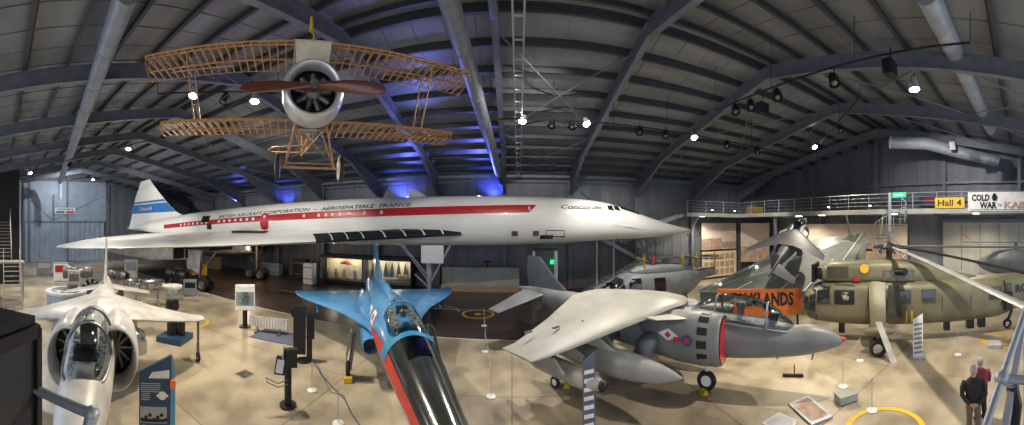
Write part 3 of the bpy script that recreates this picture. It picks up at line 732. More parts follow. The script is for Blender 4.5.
# ---------------------------------------------------------------- jump jets
def jump_jet(name, label, loc, rz, kind):
    t = thing(name, label, 'jet aircraft', loc, rz)
    gr = kind in ('gr', 'sea')
    body = {'gr': M['grey_jet'], 'sea': M['jetdark'], 'proto': M['offwhite']}[kind]
    wingm = {'gr': M['pale_jet'], 'sea': M['jetdark'], 'proto': M['offwhite']}[kind]
    if gr:
        T = [(0, 1.82, .09, .09, .09), (.12, 1.82, .17, .19, .17), (.45, 1.83, .26, .36, .27), (1.0, 1.84, .37, .50, .40), (1.5, 1.84, .43, .48, .47), (2.3, 1.88, .52, .56, .58), (3.6, 1.92, .62, .64, .72), (5.0, 1.95, .72, .72, .82), (6.6, 1.95, .85, .80, .85), (8.4, 1.98, .80, .72, .78), (10, 2.08, .55, .55, .58), (11.6, 2.18, .36, .42, .40), (13.0, 2.26, .22, .26, .24), (13.9, 2.30, .10, .10, .10)]
        ic, iw, iu, idn, iy = 3.65, .60, .78, .80, .62
    else:
        T = [(0, 1.55, .04, .04, .04), (.3, 1.55, .20, .20, .20), (1.0, 1.56, .42, .42, .42), (2.0, 1.60, .52, .56, .56), (3.0, 1.66, .56, .62, .64), (4.2, 1.74, .60, .66, .72), (5.6, 1.80, .75, .70, .76), (7.2, 1.86, .70, .64, .70), (9, 1.98, .48, .48, .48), (10.6, 2.1, .3, .34, .32), (12.2, 2.2, .12, .14, .12)]
        ic, iw, iu, idn, iy = 3.45, .52, .78, .74, .60
    T = smooth_tab(T, 4)
    b = MB(); b.rings([sec(s, a, h, u, d, 2.2, 32) for s, a, h, u, d in T]); b.build('fuselage', body, t, 40)
    ztop = lambda s: interp(T, s)[0] + interp(T, s)[2]
    # intakes with rounded lips and dark throats
    for sd in (-1, 1):
        R = []
        for s, w_, h_ in ((ic + .7, .78, .80), (ic + .28, .80, .82), (ic + .06, .86, .87), (ic, .93, .93), (ic + .03, .99, .99), (ic + .15, 1.04, 1.03), (ic + .6, 1.08, 1.06), (ic + 1.4, 1.06, 1.03), (ic + 2.6, .92, .92), (ic + 4.2, .5, .7), (ic + 5.2, .2, .4)):
            k = 1 if s < ic + 1.5 else 1 - (s - ic - 1.5) * .12
            R.append(sec(s, interp(T, ic)[0] + (.03 if gr else 0), iw * w_, iu * h_, idn * h_, 2.1, 32, sd * (iy * (1 if k == 1 else k))))
        o_ = MB(); o_.rings(R, False, False); it = o_.build('intake', body, t, 50)
        o_ = MB(); o_.rings([sec(ic + (-.02 if kind == 'gr' else .95), interp(T, ic)[0], iw * .86, iu * .88, idn * .88, 2.1, 32, sd * iy), sec(ic + (-.01 if kind == 'gr' else .96), interp(T, ic)[0], iw * .1, iu * .1, idn * .1, 2.1, 32, sd * iy)], False, True)
        o_.build('intake_throat', M['red'] if kind == 'gr' else M['dark'], it)
        if kind == 'proto':
            o_ = MB()
            for k in range(11):
                a = 2 * pi * k / 11; o_.bar((-ic - .85, sd * iy, interp(T, ic)[0]), (-ic - .85, sd * iy + cos(a) * iw * .75, interp(T, ic)[0] + sin(a) * iu * .75), .02, .05)
            o_.build('fan_blades', M['metal_dull'], it)
        if gr:
            for k in range(6):
                a0 = -62 + k * 27; o_ = MB(); R = []
                for j in range(3):
                    a = radians(a0 + 16 * j / 2); q = (a if sd == 1 else pi - a)
                    R.append([(-(ic + s_), sd * iy + (iw * w_ + .012) * cos(q), interp(T, ic)[0] + .03 + (iu * w_ + .012) * sin(q)) for s_, w_ in ((.36, 1.055), (.68, 1.085))])
                o_.rings(R, False, False, closed=False); o_.build('auxiliary_inlet', M['black'], it)
    # canopy
    if gr:
        C = [(1.5, .12, .04), (1.75, .34, .26), (2.1, .44, .50), (2.6, .49, .68), (3.2, .50, .76), (3.9, .48, .68), (4.5, .40, .42), (4.95, .2, .08)]
        c0, c1 = 2.35, 4.0
    else:
        C = [(1.6, .22, .06), (1.8, .38, .24), (2.2, .46, .46), (2.8, .50, .58), (3.5, .49, .56), (4.3, .42, .40), (5.0, .22, .10)]
        c0, c1 = 2.7, 3.6
    C = smooth_tab(C, 3)
    def cring(s, w_, h_, n=16, off=0):
        z0 = ztop(s) - .16
        return [(-s, (w_ + off) * cos(pi * k / n), z0 + (h_ + .12 + off) * sin(pi * k / n)) for k in range(n + 1)]
    b = MB(); b.rings([cring(s, w_, h_) for s, w_, h_ in C], False, False, closed=False); cp = b.build('canopy', M['glass'], t, 60)
    fr = {'gr': M['grey_jet'], 'sea': M['jetdark'], 'proto': M['metal_dull']}[kind]
    for s in (c0, c1):
        w_, h_ = interp(C, s); b = MB(); b.tube([Vector(p) for p in cring(s, w_, h_, off=.012)], .032, 6); b.build('canopy_frame', fr, cp)
    b = MB()
    for sd in (-1, 1):
        b.tube([(-s, sd * (w_ + .01), ztop(s) - .14) for s, w_, h_ in C], .03, 6)
    b.build('canopy_sill', fr, cp)
    # seat and cockpit
    zs = ztop(2.9)
    b = MB(); b.rings([[(-s, w_ * .8 * cos(2 * pi * k / 16), ztop(s) - .05 + .02 * sin(2 * pi * k / 16)) for k in range(16)] for s, w_, h_ in C[2:-3]]); b.build('cockpit_well', M['cockpit'], t)
    b = MB(); b.box((-3.25 if gr else -2.9, 0, zs + .14), (.16, .38, .55)); b.box((-3.2 if gr else -2.85, 0, zs + .40), (.22, .26, .2)); b.build('ejection_seat', M['metal_dull'], t)
    b = MB(); b.slab([(-2.3, -.25, zs), (-2.3, .25, zs), (-2.25, .2, zs + .22), (-2.25, -.2, zs + .22)], (.25, 0, -.05)); b.build('instrument_coaming', M['black'], t)
    # wing
    if gr: W = [(0.0, 5.2, 9.6, 2.78, .42), (.8, 5.4, 9.55, 2.78, .40), (2.6, 6.5, 9.1, 2.32, .28), (4.2, 7.35, 8.9, 1.90, .14), (4.62, 7.6, 9.0, 1.80, .06)]
    else: W = [(0.0, 4.6, 8.3, 2.36, .36), (.6, 4.8, 8.0, 2.30, .34), (2.0, 5.6, 7.5, 1.98, .24), (3.3, 6.5, 7.5, 1.66, .16), (3.66, 6.9, 7.6, 1.58, .10)]
    if kind == 'sea': W = [(0.0, 5.3, 8.9, 2.78, .42), (.8, 5.7, 8.9, 2.78, .38), (2.4, 7.3, 9.3, 2.42, .24), (3.95, 8.9, 9.9, 2.05, .08)]
    for sd in (-1, 1):
        b = MB(); b.wing([((-a, sd * y, z), (-c, sd * y, z - .04), th) for y, a, c, z, th in W]); wg = b.build('wing', wingm, t, 50)
        if gr:
            b = MB(); b.wing([((-4.1, sd * .62, 2.60), (-6.2, sd * .62, 2.66), .06), ((-5.5, sd * 1.55, 2.60), (-6.3, sd * 1.55, 2.64), .05)]); b.build('root_extension', M['pale_jet'], wg)
            b = MB()
            for y_, s_ in ((1.6, 7.2), (2.4, 7.6), (3.2, 8.1), (3.9, 8.6)): b.box((-s_, sd * y_, 2.66 - (y_ - .8) * .165 + .06), (.06, .28, .05))
            b.split('vortex_fin', M['grey_jet2'], wg, 0)
    # tail
    if gr: FN = [(10.3, 13.2, 2.45, .16), (11.4, 13.35, 3.15, .12), (12.35, 13.3, 4.0, .07)]
    else: FN = [(8.9, 11.6, 2.35, .16), (10.0, 11.9, 3.2, .12), (10.9, 11.9, 4.2, .07)]
    if kind == 'sea': FN = [(s, e, z * .97, h) for s, e, z, h in FN]
    b = MB(); b.wing([((-a, 0, z), (-c, 0, z), th) for a, c, z, th in FN], up=(0, 1, 0)); b.build('tail_fin', M['grey_jet2'] if kind == 'gr' else body, t, 50)
    s0 = 11.7 if gr else 10.4
    zt_ = 0 if kind != 'proto' else -.35
    for sd in (-1, 1):
        b = MB(); b.wing([((-s0, sd * .1, 2.42 + zt_), (-s0 - 1.7, sd * .1, 2.36 + zt_), .12), ((-s0 - 1.1, sd * 2.1, (1.6 if gr else 1.95) + zt_), (-s0 - 1.95, sd * 2.1, (1.58 if gr else 1.93) + zt_), .05)]); b.build('tailplane', M['grey_jet'] if kind == 'gr' else wingm, t, 50)
    b = MB(); b.wing([((-s0 - .2, 0, 2.0), (-s0 - 1.5, 0, 2.1), .1), ((-s0 - .8, 0, 1.45), (-s0 - 1.4, 0, 1.45), .05)], up=(0, 1, 0)); b.build('ventral_fin', body, t, 50)
    # vectoring nozzles
    for s, rr in ((ic + (2.25 if gr else 1.85), .33), (ic + 4.0, .34)):
        for sd in (-1, 1):
            y0 = (1.02 if gr else .86) if s < ic + 3 else (.80 if gr else .66); z0 = 1.78 if gr else 1.65
            b = MB(); a = Vector((-s, sd * (y0 - .25), z0)); R = []
            for q, d_ in ((Vector((-s + .02, sd * (y0 - .2), z0)), .95), (Vector((-s, sd * (y0 + .12), z0)), 1.0), (Vector((-s - .10, sd * (y0 + .30), z0 - .12)), 1.0), (Vector((-s - .18, sd * (y0 + .34), z0 - .36)), .95), (Vector((-s - .24, sd * (y0 + .34), z0 - .55)), .9)):
                i_ = len(R) / 4 * pi / 2; ay = Vector((0, cos(i_) * sd, -sin(i_))); px = Vector((1, 0, 0)); pz = px.cross(ay)
                R.append([q + px * cos(2 * pi * k / 16) * rr * d_ + pz * sin(2 * pi * k / 16) * rr * d_ for k in range(16)])
            b.rings(R, True, True); b.build('exhaust_nozzle', M['grey_jet2'] if kind != 'proto' else M['metal'], t, 50)
    # landing gear
    def gear(nm, x, y, zt, r, w_, n=1, sl=0):
        b = MB(); b.cyl((x, y, r), (x, y - sl, zt), .06 if r > .25 else .045); b.bar((x - .02, y, r), (x - .02, y, r + .5), .10, .05); o = b.build(nm, M['white2'] if gr else M['metal_dull'], t)
        for dy in ((0,) if n == 1 else (-.2, .2)):
            a_ = MB(); h_ = MB(); wheel(a_, h_, (x, y + dy, r), r, w_); k = a_.build('wheel', M['rubber'], o); h_.build('hub', M['white2'], k)
        return o
    if kind == 'gr':
        gear('nose_gear', -4.4, -.05, 1.5, .33, .20); gear('main_gear', -8.2, 0, 1.5, .34, .2, 2)
        for sd in (-1, 1): gear('outrigger', -8.75, sd * 2.6, 2.35, .2, .13)
    elif kind == 'proto':
        gear('nose_gear', -2.6, 0, 1.2, .30, .18); gear('main_gear', -6.4, 0, 1.3, .34, .2, 2)
        for sd in (-1, 1): gear('outrigger', -7.25, sd * 3.5, 1.6, .18, .11)
    if kind == 'gr':
        def store(nm, y, s0_, s1_, r, z, m_, tail=True):
            b = MB(); L = s1_ - s0_
            pr = [(0, .01), (.04 * L, r * .28), (.12 * L, r * .6), (.24 * L, r * .88), (.36 * L, r), (.66 * L, r), (.85 * L, r * .7), (.96 * L, r * .3), (L, .02)] if tail else [(0, r * .25), (.02 * L, r * .5), (.12 * L, r * .9), (.2 * L, r), (.9 * L, r), (L, r * .8)]
            b.lathe(pr, (-s0_, y, z), (-1, 0, 0), 22, True); return b.build(nm, M[m_], t, 40)
        for sd in (-1, 1):
            store('drop_tank', sd * 2.2, 4.35, 9.9, .41, 1.34, 'tank')
            b = MB(); b.slab([(-6.6, sd * 2.2, 1.7), (-9.3, sd * 2.2, 1.7), (-9.0, sd * 2.2, 2.32), (-7.2, sd * 2.2, 2.36)], (0, .09, 0)); b.build('pylon', M['grey_jet'], t, 0)
            pd = store('weapon_pod', sd * 3.45, 6.1, 8.9, .28, 1.25, 'pale_jet', False)
            b = MB(); b.ball((-6.1, sd * 3.45, 1.25), .15); b.build('pod_lens', M['dark'], pd)
            b = MB(); b.slab([(-7.0, sd * 3.35, 1.62), (-9.5, sd * 3.35, 1.55), (-9.4, sd * 3.35, 1.75), (-8.7, sd * 3.35, 2.0), (-7.5, sd * 3.35, 2.0), (-6.9, sd * 3.35, 1.8)], (0, .08, 0)); b.build('pylon', M['pale_jet'], t, 0)
            b = MB(); b.slab([(-6.2, sd * 2.75, 1.9), (-8.6, sd * 2.75, 1.9), (-8.4, sd * 2.75, 2.15), (-6.9, sd * 2.75, 2.2)], (0, .07, 0)); b.build('missile_rail', M['pale_jet'], t, 0)
            b = MB(); b.slab([(-7.0, sd * 4.0, 1.45), (-9.2, sd * 4.0, 1.5), (-9.0, sd * 4.0, 1.78), (-7.4, sd * 4.0, 1.78)], (0, .07, 0)); b.build('missile_rail', M['pale_jet'], t, 0)
            b = MB(); b.slab([(-6.0, sd * 1.2, 1.7), (-6.9, sd * 1.2, 1.55), (-7.4, sd * 1.2, 2.4), (-6.5, sd * 1.2, 2.5)], (0, .05, 0)); b.build('gun_pod_strake', M['grey_jet'], t, 0)
        # roundel, rescue diamond, ladder stencil on the starboard side
        def disc(nm, s, z, r0, r1, m_, off):
            b = MB(); R = []
            for k in range(25):
                a = 2 * pi * k / 24; R.append([side_pt(s + cos(a) * q, z + sin(a) * q, off) for q in (r0, r1)])
            b.rings(R, False, False, closed=False); b.build(nm, m_, t)
        def side_pt(s, z, off):
            q = (z - 1.98) / (iu * 1.06); w_ = 1.075 if s < ic + 1.4 else 1.07 - (s - ic - 1.4) * .115
            kk = 1 if s < ic + 1.5 else 1 - (s - ic - 1.5) * .12
            return Vector((-s, -(iy * kk + iw * w_ * (max(0, 1 - abs(q) ** 2.1)) ** (1 / 2.1) + off), z))
        disc('roundel', 4.62, 2.02, .09, .18, M['roundel'], .022); disc('roundel_centre', 4.62, 2.02, 0, .09, M['red'], .024)
        b = MB()
        b.add([side_pt(5.25 + x, 2.12 + z, .03) for x, z in ((-.36, 0), (0, .18), (.36, 0), (0, -.18))], [(0, 1, 2, 3)]); b.build('rescue_panel', M['white2'], t, 0)
        b = MB(); b.add([side_pt(5.25 + x, 2.12 + z, .05) for x, z in ((-.12, 0), (0, .1), (.12, 0), (0, -.1))], [(0, 1, 2, 3)]); b.build('rescue_mark', M['red2'], t, 0)
        b = MB(); b.add([side_pt(4.95 + x, 2.02 + z, .05) for x, z in ((-.1, -.08), (.1, -.08), (.1, .08), (-.1, .08))], [(0, 1, 2, 3)]); b.build('squadron_badge', M['red'], t, 0)
        b = MB(); b.cyl((-.02, 0, 1.86), (.12, 0, 1.86), .10, .06); b.build('nose_cover', M['red2'], t)
        for s in (.9, 2.0):
            b = MB(); b.bar((-s, -.05, 1.5), (-s - .06, -.05, 1.25), .02, .05); b.build('blade_aerial', M['grey_jet2'], t)
    return t
jump_jet('jump_jet', 'grey jump jet with pale wing, drop tanks and roundel, glass canopy open to view', (8.8, 5.5, 0), radians(-52.9), 'gr')
jump_jet('prototype_jump_jet', 'weathered white prototype jump jet seen nose on with twin round intakes', (-4.75, 1.0, 0), radians(-21.4), 'proto').scale = (1.1, 1.1, 1.14)
# the jet on the ski jump: nose up, tail towards the viewer
sj = jump_jet('naval_jump_jet', 'dark sea grey naval jump jet climbing tail first over the ski jump display', (0, 0, 0), 0, 'sea')
nose = P(806, 219, 24.0); tail = P(771, 277, 17.0)
fw = (nose - tail).normalized(); lf = Vector((0, 0, 1)).cross(fw).normalized()
lf = (lf + Vector((0, 0, .10))).normalized(); up = fw.cross(lf).normalized(); lf = up.cross(fw).normalized()
K = (nose - tail).length / 13.4
Mx = Matrix((fw, lf, up)).transposed().to_4x4()
sj.matrix_world = Matrix.Translation(nose - up * 1.85 * K) @ Mx @ Matrix.Scale(K, 4)
# ---------------------------------------------------------------- blue research delta
rd = thing('research_delta_jet', 'bright blue slender delta research jet with a gloss black droop nose', 'jet aircraft', (0.42, 2.95, 0), radians(-60.1))
DT = smooth_tab([(0, 1.35, .06, .06, .06), (.8, 1.42, .20, .20, .2), (2.2, 1.56, .36, .35, .34), (3.8, 1.70, .52, .52, .48), (5.2, 1.82, .66, .66, .56), (6.4, 1.90, .76, .76, .62), (8.0, 1.95, .82, .86, .70), (10, 1.96, .80, .80, .74), (12.5, 2.0, .70, .68, .64), (15, 2.05, .56, .56, .54), (16.6, 2.08, .44, .44, .44)], 4)
b = MB(); b.rings([sec(s, a, h, u, d, 2.0, 36) for s, a, h, u, d in DT]); b.build('fuselage', M['blue'], rd, 40)
b = MB(); patch(b, DT, .35, 6.15, 26, 154, .014, 24, 16); b.build('black_nose_panel', M['noseblack'], rd, 60)
for sd in (1, -1):
    b = MB(); patch(b, DT, .35, 9.2, -2, lambda s: 27 - max(0, s - 6.5) * 9, .018, 24, 3, side=sd); b.build('red_side_stripe', M['red2'], rd)
    b = MB(); patch(b, DT, 1.0, 6.5, -75, -32, .012, 16, 3, side=sd); b.build('lower_side', M['blue'], rd)
dz = lambda s: interp(DT, s)[0] + interp(DT, s)[2]
# visor glazing and the canopy bubble, parted by a blue hoop
C = smooth_tab([(6.2, .50, .02), (6.5, .53, .14), (7.1, .54, .30), (7.7, .52, .30), (8.4, .42, .20), (9.4, .2, .05)], 3)
def cr(s, w_, h_, off=0, n=16): return [(-s, (w_ + off) * cos(pi * k / n), dz(s) - .22 + (h_ + .22 + off) * sin(pi * k / n)) for k in range(n + 1)]
b = MB(); b.rings([cr(*c) for c in C], False, False, closed=False); cp = b.build('canopy', M['glass'], rd, 60)
b = MB(); patch(b, DT, 5.95, 6.45, 5, 175, .03, 2, 14); b.build('windscreen_hoop', M['skyblue'], rd)
b = MB(); patch(b, DT, 5.0, 5.95, 62, 118, .022, 4, 8); b.build('droop_nose_window', M['glass'], rd)
for s in (7.75,):
    b = MB(); b.tube([Vector(p) for p in cr(s, interp(C, s)[0], interp(C, s)[1], .012)], .03, 6); b.build('canopy_frame', M['blue'], cp)
b = MB(); b.rings([[(-s, w_ * .85 * cos(2 * pi * k / 14), dz(s) - .04 + .02 * sin(2 * pi * k / 14)) for k in range(14)] for s, w_, h_ in C[2:-2]]); b.build('cockpit_well', M['cockpit'], rd)
b = MB(); b.box((-7.6, 0, dz(7.6) + .06), (.14, .34, .3)); b.ball((-7.3, 0, dz(7.3) + .10), .12); b.build('ejection_seat', M['metal_dull'], rd)
for sd in (-1, 1):
    b = MB(); b.rings([sec(s, 1.98, h, u, .2, 2.2, 20, sd * .72) for s, h, u in ((9.6, .12, .08), (10.4, .34, .30), (11.4, .42, .38), (12.6, .40, .34), (14, .26, .2), (15.4, .08, .05))]); b.build('root_bulge', M['blue'], rd, 50)
b = MB(); b.tube([(-9.0, 0, dz(9) - .05), (-11, 0, dz(11) + .12), (-13, 0, dz(13) + .14), (-15.5, 0, dz(15.5) + .1)], [.14, .2, .2, .12], 10); b.build('spine', M['blue'], rd)
Wd = [(.3, 6.9, 1.84, .20), (.62, 7.8, 1.84, .20), (.95, 9.2, 1.84, .20), (1.4, 10.4, 1.82, .19), (2.1, 11.8, 1.80, .17), (3.0, 13.0, 1.78, .13), (3.8, 14.1, 1.77, .10), (4.25, 15.0, 1.77, .07), (4.45, 15.8, 1.77, .04)]
for sd in (-1, 1):
    b = MB(); b.wing([((-s, sd * y, z), (-(16.0 if y < 4.4 else 16.1), sd * y, z), th) for y, s, z, th in Wd]); wg = b.build('wing', M['blue'], rd, 50)
    b = MB(); b.bar((-14.9, sd * .8, 1.80 + .06), (-14.9, sd * 3.9, 1.80 + .04), .03, .02); b.build('elevon_hinge', M['skyblue'], wg)
    # intake under the wing root
    R = []
    for s, k in ((9.2, .8), (8.75, .84), (8.6, .92), (8.62, 1.0), (8.8, 1.04), (10, 1.05), (12, .8), (13.5, .3)): R.append(sec(s, 1.42, .28 * k, .26 * k, .30 * k, 2.5, 20, sd * .86))
    b = MB(); b.rings(R, True, False); it = b.build('air_intake', M['blue'], rd, 50)
    b = MB(); b.rings([sec(8.95, 1.42, .23, .21, .25, 2.5, 20, sd * .86), sec(8.96, 1.42, .01, .01, .01, 2.5, 20, sd * .86)]); b.build('intake_throat', M['black'], it)
    b = MB(); b.cyl((-9.4, sd * 1.55, .3), (-9.5, sd * 1.35, 1.75), .07); b.slab([(-9.1, sd * 1.7, .75), (-9.6, sd * 1.7, .75), (-9.6, sd * 1.5, 1.7), (-9.1, sd * 1.5, 1.7)], (0, .03, 0)); lg = b.build('main_gear', M['metal_dull'], rd)
    a_ = MB(); h_ = MB(); wheel(a_, h_, (-9.4, sd * 1.62, .30), .30, .16); k_ = a_.build('wheel', M['rubber'], lg); h_.build('hub', M['metal'], k_)
    b = MB(); b.box((-9.05, sd * 1.62, .09), (.2, .3, .18)); b.build('wheel_chock', M['yellow'], lg, 0)
    b = MB(); b.cyl((-13.2, sd * 3.0, 1.35), (-14.0, sd * 3.0, 1.72), .05, .09); b.build('flap_fairing', M['blue'], wg)
b = MB(); b.wing([((-11.6, 0, 2.55), (-16.2, 0, 2.4), .2), ((-13.6, 0, 3.5), (-16.5, 0, 3.5), .13), ((-15.2, 0, 4.65), (-16.6, 0, 4.65), .06)], up=(0, 1, 0)); b.build('tail_fin', M['blue'], rd, 50)
b = MB(); b.cyl((-3.6, 0, .28), (-3.8, 0, 1.4), .06); ng_ = b.build('nose_gear', M['metal_dull'], rd)
a_ = MB(); h_ = MB(); wheel(a_, h_, (-3.6, 0, .26), .26, .16); k_ = a_.build('wheel', M['rubber'], ng_); h_.build('hub', M['metal'], k_)
for s, t0, t1 in ((8.9, 8, 40), (10.0, 5, 34)):
    b = MB(); patch(b, DT, s - .32, s + .32, t0, t1, .016, 3, 4); k_ = b.build('roundel_field', M['white2'], rd); b = MB(); patch(b, DT, s - .14, s + .14, t0 + 9, t1 - 9, .024, 2, 2); b.build('roundel_mark', M['red'], k_)
b = MB(); b.lathe([(0, .36), (.5, .34)], (-16.55, 0, 2.08), (-1, 0, 0), 20); b.lathe([(.1, .33), (.1, .01)], (-16.55, 0, 2.08), (-1, 0, 0), 20); b.build('jet_pipe', M['metal_dull'], rd)
# ---------------------------------------------------------------- big green troop helicopter
hk = thing('troop_helicopter', 'large olive drab naval transport helicopter with sponson wheel and ROYAL on its flank', 'helicopter', (12.8, 10.2, 0), radians(116.6))
HT = smooth_tab([(0, 1.60, .35, .35, .3), (.12, 1.62, .66, .62, .48), (.5, 1.66, .92, .86, .72), (1.0, 1.74, 1.02, 1.0, .86), (1.8, 1.80, 1.06, 1.04, .98), (3, 1.85, 1.08, 1.05, 1.08), (9.2, 1.85, 1.06, 1.02, 1.05), (10.4, 1.98, .92, .90, .95), (12.0, 2.3, .58, .66, .62), (14.2, 2.75, .34, .42, .36), (16.4, 3.1, .22, .3, .25)], 4)
b = MB(); b.rings([sec(s, a, h, u, d, 3.6, 40) for s, a, h, u, d in HT]); b.build('fuselage', M['olive'], hk, 40)
def hp(mb, s0, s1, z0, z1, off=.02, side=-1, nz=3):
    """panel on the flank between heights"""
    R = []
    for i in range(4):
        s = s0 + (s1 - s0) * i / 3; zc, hw, up, dn = interp(HT, s)[:4]; r = []
        for j in range(nz + 1):
            z = z0 + (z1 - z0) * j / nz; q = (z - zc) / (up if z > zc else dn); q = max(-.97, min(.97, q))
            y = hw * (1 - abs(q) ** 3.6) ** (1 / 3.6) + off; r.append((-s, -y * side, z))
        R.append(r)
    return mb.rings(R, False, False, closed=False)
for s0, s1, z0, z1, nm, m_ in ((.8, 1.4, 1.9, 2.62, 'cockpit_side_window', 'darkglass'), (1.62, 2.55, 1.85, 2.72, 'open_crew_door', 'black'),
                             (4.55, 5.1, 1.95, 2.45, 'cabin_window', 'darkglass'), (5.7, 6.25, 1.95, 2.45, 'cabin_window', 'darkglass'), (9.0, 9.55, 1.9, 2.4, 'cabin_window', 'darkglass')):
    b = MB(); hp(b, s0, s1, z0, z1, .02); k_ = b.build(nm, M[m_], hk, 0)
    if 'window' in nm:
        b = MB(); e = .06
        for q in ((s0 - e, s1 + e, z0 - e, z0), (s0 - e, s1 + e, z1, z1 + e), (s0 - e, s0, z0 - e, z1 + e), (s1, s1 + e, z0 - e, z1 + e)): hp(b, *q, .03, nz=1)
        b.build('window_frame', M['olive_dark'], k_, 0)
    if nm == 'open_crew_door':
        b = MB(); b.box((-2.1, 1.02, 2.15), (.34, .10, .5)); b.ball((-2.15, 1.0, 2.15), .18); b.build('crew_seat', M['cockpit'], k_)
for sd in (-1, 1):
    for (s0, s1, z0, z1) in ((.10, .36, 1.45, 2.1), (.42, .72, 1.45, 2.45), (.3, .8, 1.05, 1.35)):
        b = MB(); hp(b, s0, s1, z0, z1, .03, sd); b.build('windscreen_pane', M['darkglass'], hk, 0)
b = MB()
for k in range(3): 
    y0 = -.62 + k * .43
    b.add([(-.02, y0, 1.75), (-.02, y0 + .38, 1.75), (-.62, y0 + .38, 2.68), (-.62, y0, 2.68)], [(0, 1, 2, 3)])
b.build('nose_windscreen', M['darkglass'], hk, 0)
# cabin door outline, steps, panels, dirt coloured patches
for s0, s1, z0, z1, m_ in ((3.35, 3.42, 1.0, 2.75, 'olive_dark'), (6.6, 6.64, .95, 2.75, 'olive_dark'), (4.0, 4.04, .95, 2.7, 'olive_dark'), (7.6, 8.9, 1.02, 1.06, 'olive_dark'), (8.0, 8.05, 1.0, 2.7, 'olive_dark')):
    b = MB(); hp(b, s0, s1, z0, z1, .012); b.build('panel_line', M[m_], hk, 0)
for s0 in (4.9, 5.15):
    b = MB(); hp(b, s0, s0 + .08, .95, 1.55, .04); b.build('foot_rail', M['yellow'], hk, 0)
b = MB(); hp(b, 9.75, 10.25, 1.1, 2.85, .012, nz=6); b.build('tail_break_panel', M['olive_dark'], hk, 30)
b = MB()
def hl(a, h):
    s = 12.25 + a; zc, hw = interp(HT, s)[:2]; return Vector((-s, hw + .05 + .0 * h, 2.25 + h))
text(b, 'ROYAL NAVY', hl, 0, 3.6, .42, .02); b.build('lettering', M['black'], hk, 0)
# engine and gearbox housing
b = MB(); HS = smooth_tab([(.9, 3.02, .55, .35, .2), (1.1, 3.1, .78, .55, .3), (2.4, 3.12, .82, .62, .35), (4.0, 3.15, .80, .68, .4), (5.6, 3.1, .72, .58, .4), (7.2, 2.95, .5, .36, .3), (8.6, 2.8, .2, .12, .1)], 3)
b.rings([sec(s, a, h, u, d, 4, 28) for s, a, h, u, d in HS]); eh = b.build('engine_housing', M['olive'], hk, 40)
for y in (-.38, .38):
    b = MB(); b.lathe([(-.05, .24), (0, .3), (.15, .32), (.4, .3)], (-.75, y, 3.18), (-1, 0, 0), 20); b.lathe([(.12, .24), (.13, .01)], (-.75, y, 3.18), (-1, 0, 0), 20); b.build('engine_intake', M['dark'], eh)
b = MB(); b.box((-.55, 0, 3.2), (.14, 1.45, .85)); 
for y in (-.6, 0, .6): b.bar((-.55, y, 3.2), (-1.1, y, 3.1), .06, .06)
b.build('intake_shield', M['dark'], eh, 0)
b = MB(); b.box((-1.75, .84, 3.3), (1.0, .03, .5)); b.build('louvre_panel', M['olive_dark'], eh, 0)
b = MB(); b.cyl((-3.0, .82, 3.46), (-3.0, .87, 3.46), .21, n=20); b.build('yellow_disc', M['yellow'], eh)
b = MB(); b.box((-2.65, .86, 2.98), (.3, .03, .2)); b.build('red_plate', M['red'], eh, 0)
b = MB(); b.box((-4.6, .82, 3.15), (1.5, .05, .5)); b.build('mesh_panel', M['metal_dull'], eh, 0)
b = MB(); b.cyl((-4.5, .75, 3.3), (-4.9, 1.15, 3.35), .17); b.build('exhaust_pipe', M['dark'], eh)
# rotor head and blades
hd = Vector((-4.2, 0, 4.42))
b = MB(); b.cyl((-4.2, 0, 3.6), (-4.2, 0, 4.65), .17, .13); b.lathe([(0, .05), (0, .42), (.10, .46), (.2, .30), (.35, .1)], (-4.2, 0, 4.3), (0, 0, 1), 20, True)
for k in range(5):
    a = 2 * pi * k / 5 + .3; b.bar(hd, hd + Vector((cos(a) * .8, sin(a) * .8, .0)), .16, .16); b.cyl(hd + Vector((cos(a) * .5, sin(a) * .5, .1)), hd + Vector((cos(a + .5) * .55, sin(a + .5) * .55, -.3)), .04)
b.build('rotor_head', M['rotor'], hk)
b = MB(); b.slab([(-4.05, 1.25, 1.5), (-4.75, 1.45, 1.35), (-4.6, 1.15, 2.75), (-4.1, 1.1, 2.75)], (0, .06, 0)); b.build('side_plate', M['olive_dark'], hk, 0)
hw_ = Matrix.Translation((12.8, 10.2, 0)) @ Matrix.Rotation(radians(116.6), 4, 'Z'); hi = hw_.inverted()
Hc = hw_ @ hd
for tgt, z, m_, c in (((5.6, -.9), 3.72, 'grey_jet', .42), ((20.5, -1.9), 4.05, 'grey_jet', .42), ((12.6, -1.2), 3.35, 'dark', .42)):
    tw = Vector((*tgt, z)); n = 8; d = (tw - Hc); d2 = Vector((d.x, d.y, 0)).normalized(); s_ = Vector((-d2.y, d2.x, 0)); R = []
    for i in range(n + 1):
        t = i / n; q = Hc + Vector((d.x * (.06 + .94 * t), d.y * (.06 + .94 * t), d.z * t ** 1.4)); w_ = c * (.35 if t < .06 else 1)
        tw_ = radians(-14 + 8 * t); sv = s_ * cos(tw_) + Vector((0, 0, sin(tw_))); uv = Vector((0, 0, 1)) * cos(tw_) - s_ * sin(tw_)
        prof = [(-.5, 0), (-.35, .055), (-.1, .07), (.2, .045), (.5, .004), (.2, -.03), (-.1, -.045), (-.35, -.035)]
        R.append([hi @ (q + sv * (a * w_) + uv * b_) for a, b_ in prof])
    b = MB(); b.rings(R); b.build('rotor_blade', M[m_], hk, 40)
